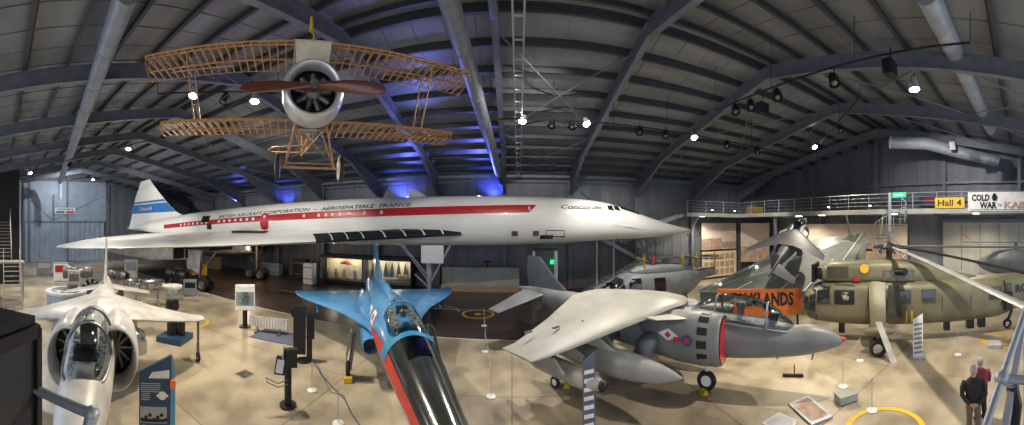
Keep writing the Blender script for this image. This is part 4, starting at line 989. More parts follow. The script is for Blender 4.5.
# sponson with strut and wheel on each side
for sd in (1, -1):
    b = MB(); b.lathe([(0, .02), (.10, .12), (.3, .2), (.7, .22), (1.1, .15), (1.35, .04)], (-3.0, sd * 2.2, .98), (-1, 0, 0), 20, True); sp_ = b.build('sponson', M['olive'], hk)
    b = MB(); b.wing([((-3.2, sd * 1.0, 1.0), (-4.1, sd * 1.0, 1.0), .14), ((-3.2, sd * 2.2, 1.1), (-4.0, sd * 2.2, 1.1), .12)]); b.wing([((-3.2, sd * 1.0, 2.85), (-3.95, sd * 1.0, 2.85), .12), ((-3.25, sd * 1.75, 2.0), (-3.95, sd * 1.75, 2.0), .12), ((-3.3, sd * 2.2, 1.15), (-3.95, sd * 2.2, 1.15), .12)]); b.build('sponson_strut', M['olive'], sp_)
    b = MB(); b.cyl((-3.6, sd * 2.25, .36), (-3.6, sd * 2.25, 1.0), .07); lg = b.build('main_gear', M['metal_dull'], hk)
    for dy in (-.17, .17):
        a_ = MB(); h_ = MB(); wheel(a_, h_, (-3.6, sd * 2.25 + dy, .36), .36, .2); k_ = a_.build('wheel', M['rubber'], lg); h_.build('hub', M['metal'], k_)
b = MB(); b.bar((-10.4, .0, .3), (-10.9, 0, 1.5), .1, .12); lg = b.build('tail_gear', M['dark'], hk)
a_ = MB(); h_ = MB(); wheel(a_, h_, (-10.4, 0, .24), .24, .18); k_ = a_.build('wheel', M['rubber'], lg); h_.build('hub', M['metal'], k_)
for s in (1.9, 5.6, 7.0, 8.2, 8.8):
    b = MB(); b.box((-s, .35, .60), (.35 if s > 8 else .28, .35, .5)); b.build('belly_fairing', M['black'], hk, 0)
b = MB(); b.tube([(-9.6, .95, 1.4), (-9.8, 1.2, 2.2), (-9.75, 1.1, 2.75)], .05, 8); b.box((-10.0, 1.0, 1.7), (.4, .3, .9)); b.build('tail_fold_fitting', M['black'], hk)
b = MB(); b.wing([((-15.2, 0, 3.0), (-17.0, 0, 3.1), .2), ((-16.6, 0, 4.9), (-17.5, 0, 4.9), .12)], up=(0, 1, 0)); b.build('tail_pylon', M['olive_dark'], hk)
# ---------------------------------------------------------------- small grey naval helicopter behind the jump jet
lx = thing('naval_helicopter', 'small pale grey naval helicopter with folded rotor parked below the airliner nose', 'helicopter', (4.95, 18.3, 0), radians(183))
lx.scale = (1.1, 1.1, 1.06)
LT = smooth_tab([(0, 1.25, .06, .06, .06), (.25, 1.22, .42, .30, .30), (.9, 1.3, .72, .55, .52), (1.6, 1.45, .86, .92, .68), (2.4, 1.5, .88, 1.0, .72), (4.8, 1.5, .88, 1.0, .72), (5.8, 1.75, .6, .72, .6), (6.6, 2.05, .34, .38, .34), (7.6, 2.15, .25, .28, .26)], 4)
b = MB(); b.rings([sec(s, a, h, u, d, 3, 32) for s, a, h, u, d in LT]); b.build('fuselage', M['lynx'], lx, 40)
def lp(mb, s0, s1, z0, z1, off=.02, side=1):
    R = []
    for i in range(4):
        s = s0 + (s1 - s0) * i / 3; zc, hw, up, dn = interp(LT, s)[:4]; r = []
        for j in range(4):
            z = z0 + (z1 - z0) * j / 3; q = max(-.97, min(.97, (z - zc) / (up if z > zc else dn))); r.append((-s, side * (hw * (1 - abs(q) ** 3) ** (1 / 3) + off), z))
        R.append(r)
    return mb.rings(R, False, False, closed=False)
for s0, s1, z0, z1, nm in ((.55, 1.25, 1.35, 1.95, 'windscreen_pane'), (1.45, 2.15, 1.45, 2.25, 'cockpit_door_window'), (2.9, 3.6, 1.45, 2.2, 'cabin_window')):
    for sd in (1, -1):
        b = MB(); lp(b, s0, s1, z0, z1, .02, sd); b.build(nm, M['darkglass'], lx, 0)
b = MB(); b.add([(-.42, -.5, 1.48), (-.42, .5, 1.48), (-1.25, .62, 2.2), (-1.25, -.62, 2.2)], [(0, 1, 2, 3)]); b.build('front_windscreen', M['darkglass'], lx, 0)
b = MB(); b.rings([sec(s, 2.5, h, u, .2, 3, 20) for s, h, u in ((1.9, .3, .05), (2.4, .52, .32), (3.6, .6, .42), (4.8, .5, .36), (5.8, .28, .12))]); eh = b.build('engine_deck', M['lynx'], lx, 40)
b = MB(); b.cyl((-3.2, 0, 2.85), (-3.2, 0, 3.25), .12); b.box((-3.2, 0, 3.2), (.5, .5, .12)); b.build('rotor_head', M['metal_dull'], lx)
b = MB(); b.cyl((-3.2, .2, 3.0), (-3.2, .2, 3.35), .16, .12); b.build('red_cover', M['red'], lx)
for k, (y, z) in enumerate(((-.5, 3.25), (-.2, 3.35), (.25, 3.28), (.55, 3.15))):
    b = MB(); b.bar((-3.2, y * .3, 3.25), (-7.9, y, z - .15), .22, .05); b.build('rotor_blade', M['grey_jet2'], lx, 0)
for s in (2.5, 5.0, 6.0, 7.4):
    b = MB(); b.bar((-s, -.6, 3.22), (-s, .6, 3.22), .06, .06); b.bar((-s, .4, 2.3), (-s, .4, 3.5), .06, .06); b.build('blade_support', M['yellow'], lx, 0)
for sd in (1, -1):
    b = MB(); b.cyl((-5.2, sd * 1.0, .3), (-4.9, sd * .8, 1.2), .06); lg = b.build('main_gear', M['metal_dull'], lx); a_ = MB(); h_ = MB(); wheel(a_, h_, (-5.2, sd * 1.1, .3), .3, .16); k_ = a_.build('wheel', M['rubber'], lg); h_.build('hub', M['metal'], k_)
b = MB(); b.cyl((-1.2, 0, .25), (-1.2, 0, .9), .06); lg = b.build('nose_gear', M['metal_dull'], lx); a_ = MB(); h_ = MB(); wheel(a_, h_, (-1.2, 0, .25), .25, .2); k_ = a_.build('wheel', M['rubber'], lg); h_.build('hub', M['metal'], k_)
# dark helicopter nose at the far right behind the rotor blades
dk = thing('stored_helicopter', 'dark helicopter body half hidden beyond the green helicopter at the far right', 'helicopter', (23.3, 3.4, 0), radians(92))
DKT = smooth_tab([(0, 2.8, .1, .1, .1), (.5, 2.8, .6, .4, .5), (1.6, 2.9, .9, .8, .9), (4, 2.9, .95, .85, .95), (6, 3.1, .5, .5, .5), (8, 3.3, .25, .25, .25)], 3)
b = MB(); b.rings([sec(s, a, h, u, d, 2.6, 24) for s, a, h, u, d in DKT]); b.build('fuselage', M['grey_jet2'], dk, 40)
b = MB(); b.cyl((-2.8, 0, 3.6), (-2.8, 0, 4.3), .12); b.bar((-2.8, 0, 4.25), (-5.8, 1.2, 4.1), .3, .05); b.bar((-2.8, 0, 4.25), (.8, 1.5, 4.35), .3, .05); b.build('rotor', M['grey_jet2'], dk, 0)
b = MB(); b.bar((-.3, .9, 4.1), (.9, 1.3, 4.9), .08, .03); b.build('rotor_tip', M['red2'], dk, 0)
for sd in (-1, 1):
    b = MB(); b.cyl((-2.8, sd * .9, 0), (-2.8, sd * .7, 2.2), .09); b.cyl((-4.6, sd * .9, 0), (-4.6, sd * .7, 2.2), .09); b.bar((-2.3, sd * .9, .06), (-5.1, sd * .9, .06), .16, .12); b.build('skid', M['dark'], dk)
# ---------------------------------------------------------------- uncovered biplane hanging from the roof
bp = thing('skeleton_biplane', 'uncovered wooden biplane skeleton with round metal cowl hanging from the roof', 'biplane', (-3.94, 5.67, 8.43), radians(-55.2))
bp.rotation_euler = (radians(-1.0), 0, radians(-50.5))
b = MB(); b.lathe([(-.30, .50), (-.12, .51), (-.04, .54), (-.02, .58), (-.06, .63), (-.16, .67), (-.34, .685), (-.66, .685), (-.66, .66), (-.34, .66)], (0, 0, 0), (1, 0, 0), 48); b.build('cowling', M['cowl'], bp, 60)
b = MB(); b.lathe([(-.62, .65), (-.64, .01)], (0, 0, 0), (1, 0, 0), 32); b.build('firewall', M['dark'], bp)
en = MB(); en.lathe([(-.52, .17), (-.52, .18), (-.22, .18), (-.16, .12), (-.14, .0)], (0, 0, 0), (1, 0, 0), 20); en = en.build('rotary_engine', M['metal_dull'], bp)
for k in range(9):
    a = 2 * pi * k / 9 + .17; b = MB(); c_, s_ = cos(a), sin(a)
    for i in range(8):
        r0 = .17 + i * .027; b.cyl((-.36, c_ * r0, s_ * r0), (-.36, c_ * (r0 + .016), s_ * (r0 + .016)), .075, n=12)
    b.cyl((-.36, c_ * .15, s_ * .15), (-.36, c_ * .41, s_ * .41), .055, n=12); b.cyl((-.27, c_ * .14, s_ * .14), (-.29, c_ * .39, s_ * .39), .012, n=6); b.build('cylinder', M['metal_dull'], en)
# propeller
b = MB()
for sd in (1, -1):
    R = []
    for t, wd, th, tw in ((.0, .15, .15, 80), (.10, .15, .13, 70), (.25, .17, .10, 52), (.5, .225, .07, 38), (.8, .27, .05, 28), (1.1, .28, .036, 22), (1.35, .25, .026, 18), (1.5, .17, .018, 16), (1.56, .05, .01, 15)):
        a = radians(90 - tw * sd * .55); r = []
        for k in range(14):
            q = 2 * pi * k / 14; u, v = cos(q) * wd / 2, sin(q) * th / 2; r.append((.06 + u * cos(a) - v * sin(a), sd * t, u * sin(a) + v * cos(a)))
        R.append(r)
    b.rings(R)
b.cyl((.0, 0, 0), (.14, 0, 0), .11, n=20); pr = b.build('propeller', M['propwood'], bp, 50); pr.rotation_euler = (radians(2.3), 0, 0)
b = MB(); b.cyl((.14, 0, 0), (.17, 0, 0), .10, n=20); b.cyl((.17, 0, 0), (.20, 0, 0), .035)
for k in range(8):
    a = 2 * pi * k / 8; b.cyl((.17, cos(a) * .075, sin(a) * .075), (.185, cos(a) * .075, sin(a) * .075), .013, n=6)
b.build('hub_plate', M['metal_dull'], pr)
# wings
def camber(c): return .09 * (1 - (2 * min(c * 1.25, 1) - 1) ** 2) if c < .8 else .09 * (1 - c) / .2 * .0 + .0 if c >= 1 else .03 * (1 - c) / .2
def wframe(name, z0, dih, y0, y1, x0, chord, sd):
    b = MB(); rb = MB(); n = int((y1 + .42 - y0) / .19)
    zz = lambda y: z0 + (y - y0) * dih
    def ch(y):                       # rounded, raked tip
        return x0, x0 - chord
    for i in range(n + 1):
        y = y0 + (y1 + .40 - y0) * i / n; xa, xb = ch(min(y, y1)); c0 = max(0, (y - y1) / .46)
        for up_ in (1, -1):
            pts = []
            for j in range(8):
                c = c0 + (1 - c0) * j / 7; h = (.075 * sin(pi * min(1, c * 1.15) ** .7) + .012) if up_ == 1 else -.012 + .025 * sin(pi * c)
                pts.append((xa + (xb - xa) * c, sd * y, zz(y) + h))
            for p, q in zip(pts, pts[1:]): rb.bar(p, q, .026, .012)
        for c in (.15, .35, .55, .8):
            if c < c0: continue
            x = xa + (xb - xa) * c; b.cyl((x, sd * y, zz(y)), (x, sd * y, zz(y) + .07), .009, n=4)
    for c, r in ((.0, .022), (.13, .030), (.62, .030)):
        pts = []
        for i in range(13):
            y = y0 + (y1 + .46 * c - y0 - .02) * i / 12; xa, xb = ch(min(y, y1)); pts.append((xa + (xb - xa) * c, sd * y, zz(y) + (.035 if c else .01)))
        b.tube(pts, r, 6)
    pts = []
    for i in range(17):
        y = y0 + (y1 + .46 - y0) * i / 16; xa, xb = ch(min(y, y1)); pts.append((xb, sd * y, zz(y)))
    xa, xb = ch(y1); pts += [(xb + (xa - xb) * k / 6, sd * (y1 + .46 * (1 - k / 6) + .05 * sin(pi * k / 6)), zz(y1)) for k in range(1, 7)]
    b.tube(pts, .011, 5)
    w_ = b.build(name, M['wood'], bp, 50); rb.build('ribs', M['rib'], w_, 0)
    # cross bracing inside the bays and the aileron spar
    b = MB(); bays = [y0 + (y1 - y0) * k / 4 for k in range(5)]
    for p, q in zip(bays, bays[1:]):
        for s_, e_ in ((.13, .62), (.62, .13)):
            b.cyl((x0 - chord * s_, sd * p, zz(p) + .03), (x0 - chord * e_, sd * min(q, y1 - .15), zz(q) + .03), .006, n=4)
    b.build('drag_wire', M['metal_dull'], w_)
    b = MB(); b.tube([(x0 - chord * .78, sd * (y1 - 2.0), zz(y1 - 2) + .02), (x0 - chord * .76, sd * (y1 - .3), zz(y1 - .3) + .02)], .02, 5); b.build('aileron_spar', M['wood'], w_)
for sd in (1, -1):
    wframe('upper_wing_frame', 1.14, -.005, .42, 3.95, -.35, 1.40, sd)
    wframe('lower_wing_frame', -.46, .03, .40, 3.72, -.85, 1.35, sd)
    for x0, x1 in ((-.55, -1.05), (-1.25, -1.72)):
        b = MB(); b.wing([((x0, sd * 2.98, 1.14), (x0 - .09, sd * 2.98, 1.14), .035), ((x1, sd * 2.9, -.33), (x1 - .09, sd * 2.9, -.33), .035)], up=(0, 1, 0)); b.build('interplane_strut', M['wood'], bp)
    for x0, x1 in ((-.6, -.95), (-1.25, -1.6)):
        b = MB(); b.cyl((x0, sd * .40, 1.14), (x1, sd * .30, .38), .022, n=8); b.build('cabane_strut', M['wood'], bp)
    b = MB()
    for x in (-.62, -1.3):
        for a_, c_ in (((x, sd * .4, 1.14), (x - .45, sd * 2.92, -.33)), ((x - .4, sd * .35, -.42), (x, sd * 2.95, 1.12))):
            b.cyl(a_, c_, .0055, n=4)
    b.cyl((-.6, sd * 2.95, 1.12), (-1.75, sd * 2.92, -.33), .005, n=4); b.cyl((-1.3, sd * 2.95, 1.12), (-1.05, sd * 2.92, -.33), .005, n=4)
    b.cyl((-.6, sd * .4, 1.14), (-.75, sd * .35, -.55), .005, n=4)
    b.build('bracing_wire', M['metal'], bp)
# centre section
b = MB(); b.wing([((-.32, -.43, 1.17), (-1.72, -.43, 1.15), .10), ((-.32, .43, 1.17), (-1.72, .43, 1.15), .10)]); b.build('centre_section', M['linen'], bp)
b = MB(); b.slab([(-.34, -.40, 1.14), (-.34, .40, 1.14), (-.60, .36, .62), (-.60, -.36, .62)], (-.05, 0, 0)); b.build('tank_panel', M['linen'], bp, 0)
# fuselage frame
def fz(s): return max(0, 1 - s / 5.7)
st_ = [.75, 1.3, 1.9, 2.6, 3.3, 4.0, 4.7, 5.4, 6.0]
def fpt(s, sy, top):
    t = (s - .75) / 5.25; hw = .42 * (1 - t) + .03 * t; return (-s, sy * hw, (.42 - .34 * t) if top else (-.55 + .42 * t))
b = MB()
for sy in (-1, 1):
    for tp in (0, 1): b.tube([fpt(s, sy, tp) for s in st_], .021, 6)
for s in st_:
    for a_, c_ in (((-1, 0), (1, 0)), ((-1, 1), (1, 1)), ((-1, 0), (-1, 1)), ((1, 0), (1, 1))): b.cyl(fpt(s, *a_), fpt(s, *c_), .015, n=5)
b.build('fuselage_frame', M['wood'], bp)
b = MB()
for s, e in zip(st_, st_[1:]):
    for sy in (-1, 1):
        b.cyl(fpt(s, sy, 0), fpt(e, sy, 1), .005, n=4); b.cyl(fpt(s, sy, 1), fpt(e, sy, 0), .005, n=4)
b.build('fuselage_wire', M['metal_dull'], bp)
b = MB(); b.box((-1.75, 0, -.22), (.08, .45, .45)); b.box((-1.55, 0, -.42), (.5, .45, .05)); b.build('pilot_seat', M['linen'], bp, 0)
b = MB(); b.box((-1.0, 0, -.38), (.5, .62, .3)); b.build('engine_bearer', M['dark'], bp, 0)
for y in (-.15, .15):
    b = MB(); b.cyl((-.55, y, .55), (-1.4, y, .55), .035, n=8); b.build('machine_gun', M['dark'], bp)
# tail
b = MB()
tp = [(-5.1, 0), (-5.2, .6), (-5.45, 1.15), (-5.8, 1.3), (-6.15, 1.15), (-6.2, .3), (-6.2, -.3), (-6.15, -1.15), (-5.8, -1.3), (-5.45, -1.15), (-5.2, -.6)]
b.tube([(x, y, -.02) for x, y in tp], .018, 6, closed=True)
for y in (-.9, -.55, -.2, .2, .55, .9): b.cyl((-5.2 - abs(y) * .15, y, -.02), (-6.18, y, -.02), .012, n=5)
b.build('tailplane_frame', M['wood'], bp)
b = MB(); b.tube([(-5.7, 0, -.1), (-5.7, 0, .3), (-5.9, 0, .65), (-6.3, 0, .7), (-6.5, 0, .4), (-6.45, 0, -.05), (-6.1, 0, -.25)], .018, 6, closed=True)
for z in (.1, .35): b.cyl((-5.72, 0, z), (-6.48, 0, z), .012, n=5)
b.build('rudder_frame', M['wood'], bp)
# undercarriage
for sd in (1, -1):
    b = MB()
    for x in (-.75, -1.65): b.cyl((x, sd * .36, -.52), (-1.15, sd * .62, -1.52), .026, n=8)
    b.build('undercarriage_strut', M['wood'], bp)
    a_ = MB(); h_ = MB(); wheel(a_, h_, (-1.15, sd * .78, -1.52), .345, .10); k_ = a_.build('wheel', M['rubber'], bp)
    h_ = MB(); h_.lathe([(-.08, .02), (-.055, .27), (.055, .27), (.08, .02)], (-1.15, sd * .78, -1.52), (0, 1, 0), 24); h_.build('wheel_disc', M['linen'] if sd == 1 else M['metal_dull'], k_)
b = MB(); b.cyl((-1.15, -.8, -1.52), (-1.15, .8, -1.52), .028, n=8); b.cyl((-.95, -.6, -1.45), (-.95, .6, -1.45), .018, n=6); b.build('axle', M['wood'], bp)
b = MB()
for p, q in (((-.75, -.36, -.52), (-1.15, .62, -1.5)), ((-.75, .36, -.52), (-1.15, -.62, -1.5))): b.cyl(p, q, .005, n=4)
b.build('undercarriage_wire', M['metal'], bp)
# sling
hk_ = thing('lifting_hook', 'yellow lifting hook and cable holding up the wooden biplane', 'hook', (-4.66, 6.60, 9.78))
b = MB(); b.box((0, 0, .62), (.08, .06, .22)); b.box((0, 0, .78), (.05, .05, .2)); b.tube([(0, 0, .50), (.06, 0, .42), (.07, 0, .32), (0, 0, .25), (-.06, 0, .31)], .02, 8); b.build('hook', M['yellow'], hk_)
b = MB(); b.cyl((0, 0, .86), (0, 0, 2.6), .010, n=6); b.build('cable', M['metal'], hk_)
b = MB(); q = Vector((0, 0, .22))
for dx, dy in ((.25, .45), (-.25, -.45), (.5, -.2), (-.5, .2)): b.cyl(q, (dx, dy, -.02), .008, n=5)
b.build('sling', M['metal_dull'], hk_)
# ---------------------------------------------------------------- near the viewer: landing, mesh box, handrails
M['mesh'] = bpy.data.materials.new('perforated black sheet'); M['mesh'].use_nodes = True
def _mesh(m):
    nt = m.node_tree; b = nt.nodes['Principled BSDF']; N = nt.nodes.new; L = nt.links.new
    tc = N('ShaderNodeTexCoord'); v = N('ShaderNodeTexVoronoi'); v.inputs['Scale'].default_value = 95; v.inputs['Randomness'].default_value = .0
    L(tc.outputs['Object'], v.inputs['Vector'])
    r = N('ShaderNodeValToRGB'); r.color_ramp.elements[0].position = .30; r.color_ramp.elements[0].color = (.002, .002, .002, 1); r.color_ramp.elements[1].position = .42; r.color_ramp.elements[1].color = (.035, .04, .05, 1)
    L(v.outputs['Distance'], r.inputs[0]); L(r.outputs[0], b.inputs['Base Color']); b.inputs['Roughness'].default_value = .5
_mesh(M['mesh'])
ld = thing('viewing_platform', 'raised steel landing the picture is taken from, between black box and rails', 'platform')
b = MB(); b.box((0, -.9, 3.72), (4.2, 2.9, .1)); b.build('deck', M['metal_dull'], ld, 0)
for x in (-1.9, 1.9):
    for y in (-2.2, .4):
        b = MB(); b.box((x, y, 1.835), (.12, .12, 3.67)); b.build('post', M['steel'], ld, 0)
bx = thing('perforated_box', 'black perforated metal box close by at the left edge', 'box', (-1.29, .14, 3.78), radians(-44))
b = MB(); 
# five skins round an open bottom, folded rim on top
b.box((.42, -.28, .64), (.84, .56, 1.28)); b.build('perforated_panel', M['mesh'], bx, 0)
b = MB(); b.box((.42, .005, 1.30), (.86, .03, .05)); b.box((-.005, -.28, 1.30), (.03, .56, .05)); b.box((.42, -.56, 1.30), (.86, .03, .05)); b.box((.845, -.28, 1.30), (.03, .56, .05)); b.box((-.005, .005, .66), (.03, .03, 1.3)); b.build('edge_trim', M['black'], bx, 0)
b = MB(); b.box((.42, -.28, 1.345), (.84, .56, .03)); b.build('top_plate', M['black'], bx, 0)
hr = thing('handrail', 'grey tubular handrail with a rounded joint beside the black box', 'handrail', (0, 0, 0))
p0 = P(37, 390, 1.30); p1 = P(92, 414, 1.13)
b = MB(); b.tube([p0 + (p0 - p1) * .02, p0, p1], .019, 12); b.build('rail_tube', M['duct'], hr)
b = MB(); b.ball(tuple(p1), .028); b.tube([p1, p1 + Vector((.02, -.02, -.05)), (p1.x + .03, p1.y - .03, 3.78)], .024, 12); b.build('joint', M['duct'], hr)
hr = thing('stair_handrail', 'steep round handrail tubes with a ball joint at the right edge', 'handrail', (0, 0, 0))
q0 = P(1023, 318, 1.55); q1 = P(1002, 378, 1.33); q2 = P(984, 431, 1.18)
b = MB(); b.tube([q0 + (q0 - q1) * .8, q0, q1, q2, (q2.x, q2.y - .02, 3.78)], .016, 12); b.build('rail_tube', M['duct'], hr)
b = MB(); b.ball(tuple(q1), .033); b.tube([q1, q1 + Vector((.02, -.25, -.03))], .019, 10); b.build('joint', M['duct'], hr)
r0 = P(1020, 345, 1.7); r1 = P(1003, 440, 1.35)
b = MB(); b.bar(r0 + (r0 - r1) * .5, r1, .07, .03, up=(0, -1, 0)); b.build('flat_post', M['duct'], hr, 0)
b = MB(); b.tube([P(1012, 385, 1.5), P(1016, 405, 1.5), P(1012, 440, 1.5)], .03, 8); b.build('lower_tube', M['dark'], hr)
# ---------------------------------------------------------------- things on the floor
def base(u, v): q = F(u, v); q.z = .012; return q
def face(q):   # rotation that turns local -y towards the viewer
    return atan2(-q.x, q.y) * -1 * -1
# leaning blue info board
q = Vector((-7.45, 3.85, 0)); bd = thing('information_board', 'tall dark blue angular information board with text, photos and an orange square', 'sign', q, radians(60))
b = MB(); b.slab([(-.42, 0, 0), (.38, 0, 0), (.42, 0, 2.16), (-.42, 0, 1.72)], (0, .10, 0)); b.build('panel', M['navy'], bd, 0)
b = MB(); b.slab([(.385, -.01, 0), (.50, .12, 0), (.50, .12, 1.6), (.425, -.01, 2.16)], (.01, .01, 0)); b.build('side_flash', M['skyblue'], bd, 0)
b = MB(); b.box((.45, .02, 1.42), (.14, .16, .20)); b.build('orange_tab', M['orange'], bd, 0)
b = MB(); b.slab([(-.18, -.012, 1.56), (.36, -.012, 1.56), (.36, -.012, 1.78), (-.08, -.012, 1.72)], (0, .008, 0)); b.build('title_block', M['white2'], bd, 0)
b = MB(); 
for i in range(9): b.box((-.12 if i < 5 else -.25, -.008, 1.42 - i * .052), (.5 if i < 5 else .22, .008, .014))
b.build('printed_lines', M['offwhite'], bd, 0)
b = MB(); b.box((-.05, -.012, .62), (.68, .008, .42)); b.build('photo_print', M['pale_jet'], bd, 0)
b = MB(); 
for i in range(7): b.cyl((-.34 + i * .1, -.02, .5 + (i % 3) * .06), (-.34 + i * .1, -.016, .5 + (i % 3) * .06), .05, n=8)
b.box((-.05, -.02, .48), (.6, .006, .08)); b.build('photo_ship', M['dark'], bd, 0)
b = MB(); b.cyl((.18, -.02, 1.12), (.18, -.014, 1.12), .11, n=16); b.box((.18, -.02, 1.12), (.3, .006, .06)); b.build('round_photo', M['white2'], bd, 0)
b = MB(); b.box((-.05, -.016, .33), (.6, .006, .05)); b.build('caption_bar', M['white2'], bd, 0)
# glass showcases on black stems
def showcase(u, v, lab, w_=.9, h=1.25, z0=.95, content='teal', rz=None):
    q = base(u, v); t = thing('display_case', lab, 'display case', q, -atan2(q.x, q.y) if rz is None else rz)
    b = MB(); b.cyl((0, 0, 0), (0, 0, .05), .32, n=24); b.cyl((0, 0, .05), (0, 0, z0), .13, n=16); b.build('pedestal', M['black'], t)
    b = MB(); e = .05
    for x in (-w_ / 2, w_ / 2):
        for y in (-.25, .25): b.box((x, y, z0 + h / 2), (e, e, h))
    b.box((0, 0, z0 + .04), (w_, .5, .08)); b.box((0, 0, z0 + h - .05), (w_, .5, .10)); b.box((0, .24, z0 + h / 2), (w_, .03, h)); b.box((0, -.25, z0 + h * .86), (w_, .04, h * .24)); b.box((0, -.25, z0 + h * .1), (w_, .04, h * .16))
    b.build('frame', M['white2'], t, 0)
    b = MB(); b.box((0, -.27, z0 + h * .48), (w_ - .1, .012, h * .56)); b.build('glass_pane', M['glass'], t, 0)
    b = MB(); b.ball((0, 0, z0 + h * .62), .13, (1, 1, 1.1)); b.wing([((0, -.16, z0 + h * .5), (0, .16, z0 + h * .5), .5), ((0, -.12, z0 + h * .2), (0, .12, z0 + h * .2), .4)], up=(1, 0, 0)); b.build('exhibit', M[content], t)
    return t
showcase(245, 327, 'white framed glass showcase on a black stem standing alone on the open floor', 1.0, 1.3, .95)
# low bench panel with blue mat
q = base(279, 337); mt = thing('floor_mat', 'long blue floor mat in front of the low slatted metal panel', 'mat', (q.x, q.y, 0), radians(12))
b = MB(); b.box((0, 0, .012), (2.5, 1.5, .016)); b.build('mat_sheet', M['mat_blue'], mt, 0)
b = MB(); b.box((0, .74, .018), (2.5, .04, .012)); b.box((0, -.74, .018), (2.5, .04, .012)); b.build('edge_binding', M['navy'], mt, 0)
q = base(268, 334); bn = thing('slatted_panel', 'low pale slatted metal panel on short feet standing on the blue mat', 'panel', (q.x, q.y, .03), radians(22))
b = MB(); b.slab([(-1.0, 0, .28), (1.0, 0, .28), (1.0, .12, .78), (-1.0, .12, .78)], (0, .03, 0)); b.build('panel', M['offwhite'], bn, 0)
b = MB()
for i in range(14): b.bar((-1 + i * .154, -.01, .28), (-1 + i * .154, .11, .78), .02, .02)
b.build('ribs', M['metal_dull'], bn, 0)
for x in (-.6, .6):
    b = MB(); b.box((x, 0, .03), (.1, .5, .06)); b.box((x, .05, .2), (.06, .06, .34)); b.build('foot', M['metal_dull'], bn, 0)
# black exhibit posts
q = base(304, 361); t = thing('interactive_post', 'tall black double panelled exhibit post behind the tablet stand', 'exhibit stand', q, radians(35))
b = MB(); b.cyl((0, 0, 0), (0, 0, .05), .30, n=24); b.build('base', M['black'], t)
b = MB(); b.box((-.18, 0, 1.25), (.5, .14, 1.95)); b.build('screen_panel', M['black'], t, 0)
b = MB(); b.box((.22, -.1, 1.0), (.22, .2, 1.9)); b.build('post', M['dark'], t, 0)
b = MB(); b.box((.36, -.1, 1.35), (.12, .26, .8)); b.box((-.46, 0, 1.95), (.10, .2, .3)); b.split('side_box', M['dark'], t, 0)
q = base(288, 406); t = thing('tablet_stand', 'black round based stand holding a tilted white tablet and a looped metal handle', 'exhibit stand', q, radians(40))
b = MB(); b.cyl((0, 0, 0), (0, 0, .05), .26, n=28); b.build('base', M['black'], t)
b = MB(); b.cyl((0, 0, .05), (0, 0, 1.72), .11, n=16); b.box((.15, .02, 1.45), (.26, .2, .55)); b.build('post', M['black'], t)
b = MB(); b.slab([(-.42, -.2, 1.05), (-.14, -.2, 1.0), (-.06, -.1, 1.5), (-.34, -.1, 1.55)], (.03, .05, 0)); tb = b.build('tablet', M['black'], t, 0)
b = MB(); b.slab([(-.38, -.215, 1.10), (-.17, -.215, 1.06), (-.11, -.13, 1.42), (-.31, -.13, 1.46)], (.005, .01, 0)); b.build('screen', M['white2'], tb, 0)
b = MB(); b.slab([(-.2, -.12, 1.3), (-.16, -.12, 1.3), (-.1, -.1, 1.85), (-.14, -.1, 1.85)], (.03, .16, 0)); b.build('side_plate', M['duct'], t, 0)
b = MB(); b.tube([(0, -.1, .7), (-.3, -.25, .68), (-.62, -.3, .85), (-.66, -.3, .98), (-.3, -.28, .80), (0, -.12, .85)], .018, 8); b.build('handle', M['metal'], t)
b = MB(); b.box((.03, -.13, .82), (.12, .06, .14)); b.build('button_box', M['dark'], t, 0)
# cable across the floor
b = MB(); b.tube([base(314, 362), base(322, 376), base(333, 388), base(345, 400), base(352, 415), base(370, 440)], .02, 6); b.tube([base(318, 366), base(330, 392), base(344, 396), base(350, 412)], .012, 6); tag(b.build('floor_cable', M['navy']), 'blue cable snaking over the floor beside the blue delta jet', 'cable')
# rope posts
sp0 = None; STN = []
def stanchion(u, v, lab, h=.95, m_='white2'):
    global sp0
    q = base(u, v)
    if sp0 is None:
        sp0 = thing('rope_post', lab, 'barrier post', q, 0, 'low rope barrier posts')
        b = MB(); b.lathe([(0, 0), (0, .16), (.02, .16), (.05, .05), (.06, 0)], (0, 0, 0), (0, 0, 1), 20); b.build('base', M['white2'], sp0)
        b = MB(); b.cyl((0, 0, .05), (0, 0, .95), .012, n=8); b.ball((0, 0, .95), .022, n=8, m=6); b.build('rod', M['duct'], sp0)
        t = sp0
    else: t = dup(sp0, q, 0, lab)
    STN.append(q); return t
ST_ = [(312, 391, 'thin rope post standing between the tablet stand and the blue jet nose'), (338, 424, 'thin rope post at the bottom edge beside the blue jet nose'), (491, 397, 'rope post nearest the black droop nose on the open floor'),
       (485, 352, 'rope post on the white edge line of the dark floor, below the yellow ring'), (484, 326, 'rope post on the dark floor just below the yellow ring'), (860, 361, 'rope post just in front of the helicopter main wheel'),
       (843, 387, 'rope post between jet nose and grey slab'), (872, 411, 'rope post beside the big yellow floor ring'), (958, 355, 'rope post base on the open floor below the helicopter tail'), (620, 307, 'rope post behind the jump jet wing root'), (1012, 352, 'rope post behind the steep right handrail')]
for u, v, lab in ST_: stanchion(u, v, lab)
def rope(name, pts, lab, z=.9, sag=.06, m_='offwhite', r=.008):
    b = MB(); L_ = []
    for a, c in zip(pts, pts[1:]):
        for i in range(6):
            t = i / 6; q = a.lerp(c, t); q.z = z - sag * 4 * t * (1 - t); L_.append(q)
    q = pts[-1].copy(); q.z = z; L_.append(q); b.tube(L_, r, 5); return tag(b.build(name, M[m_]), lab, 'rope')
B_ = lambda u, v: base(u, v)
rope('barrier_rope', [STN[5], STN[6], STN[7]], 'thin rope strung past the helicopter wheel to the yellow ring')
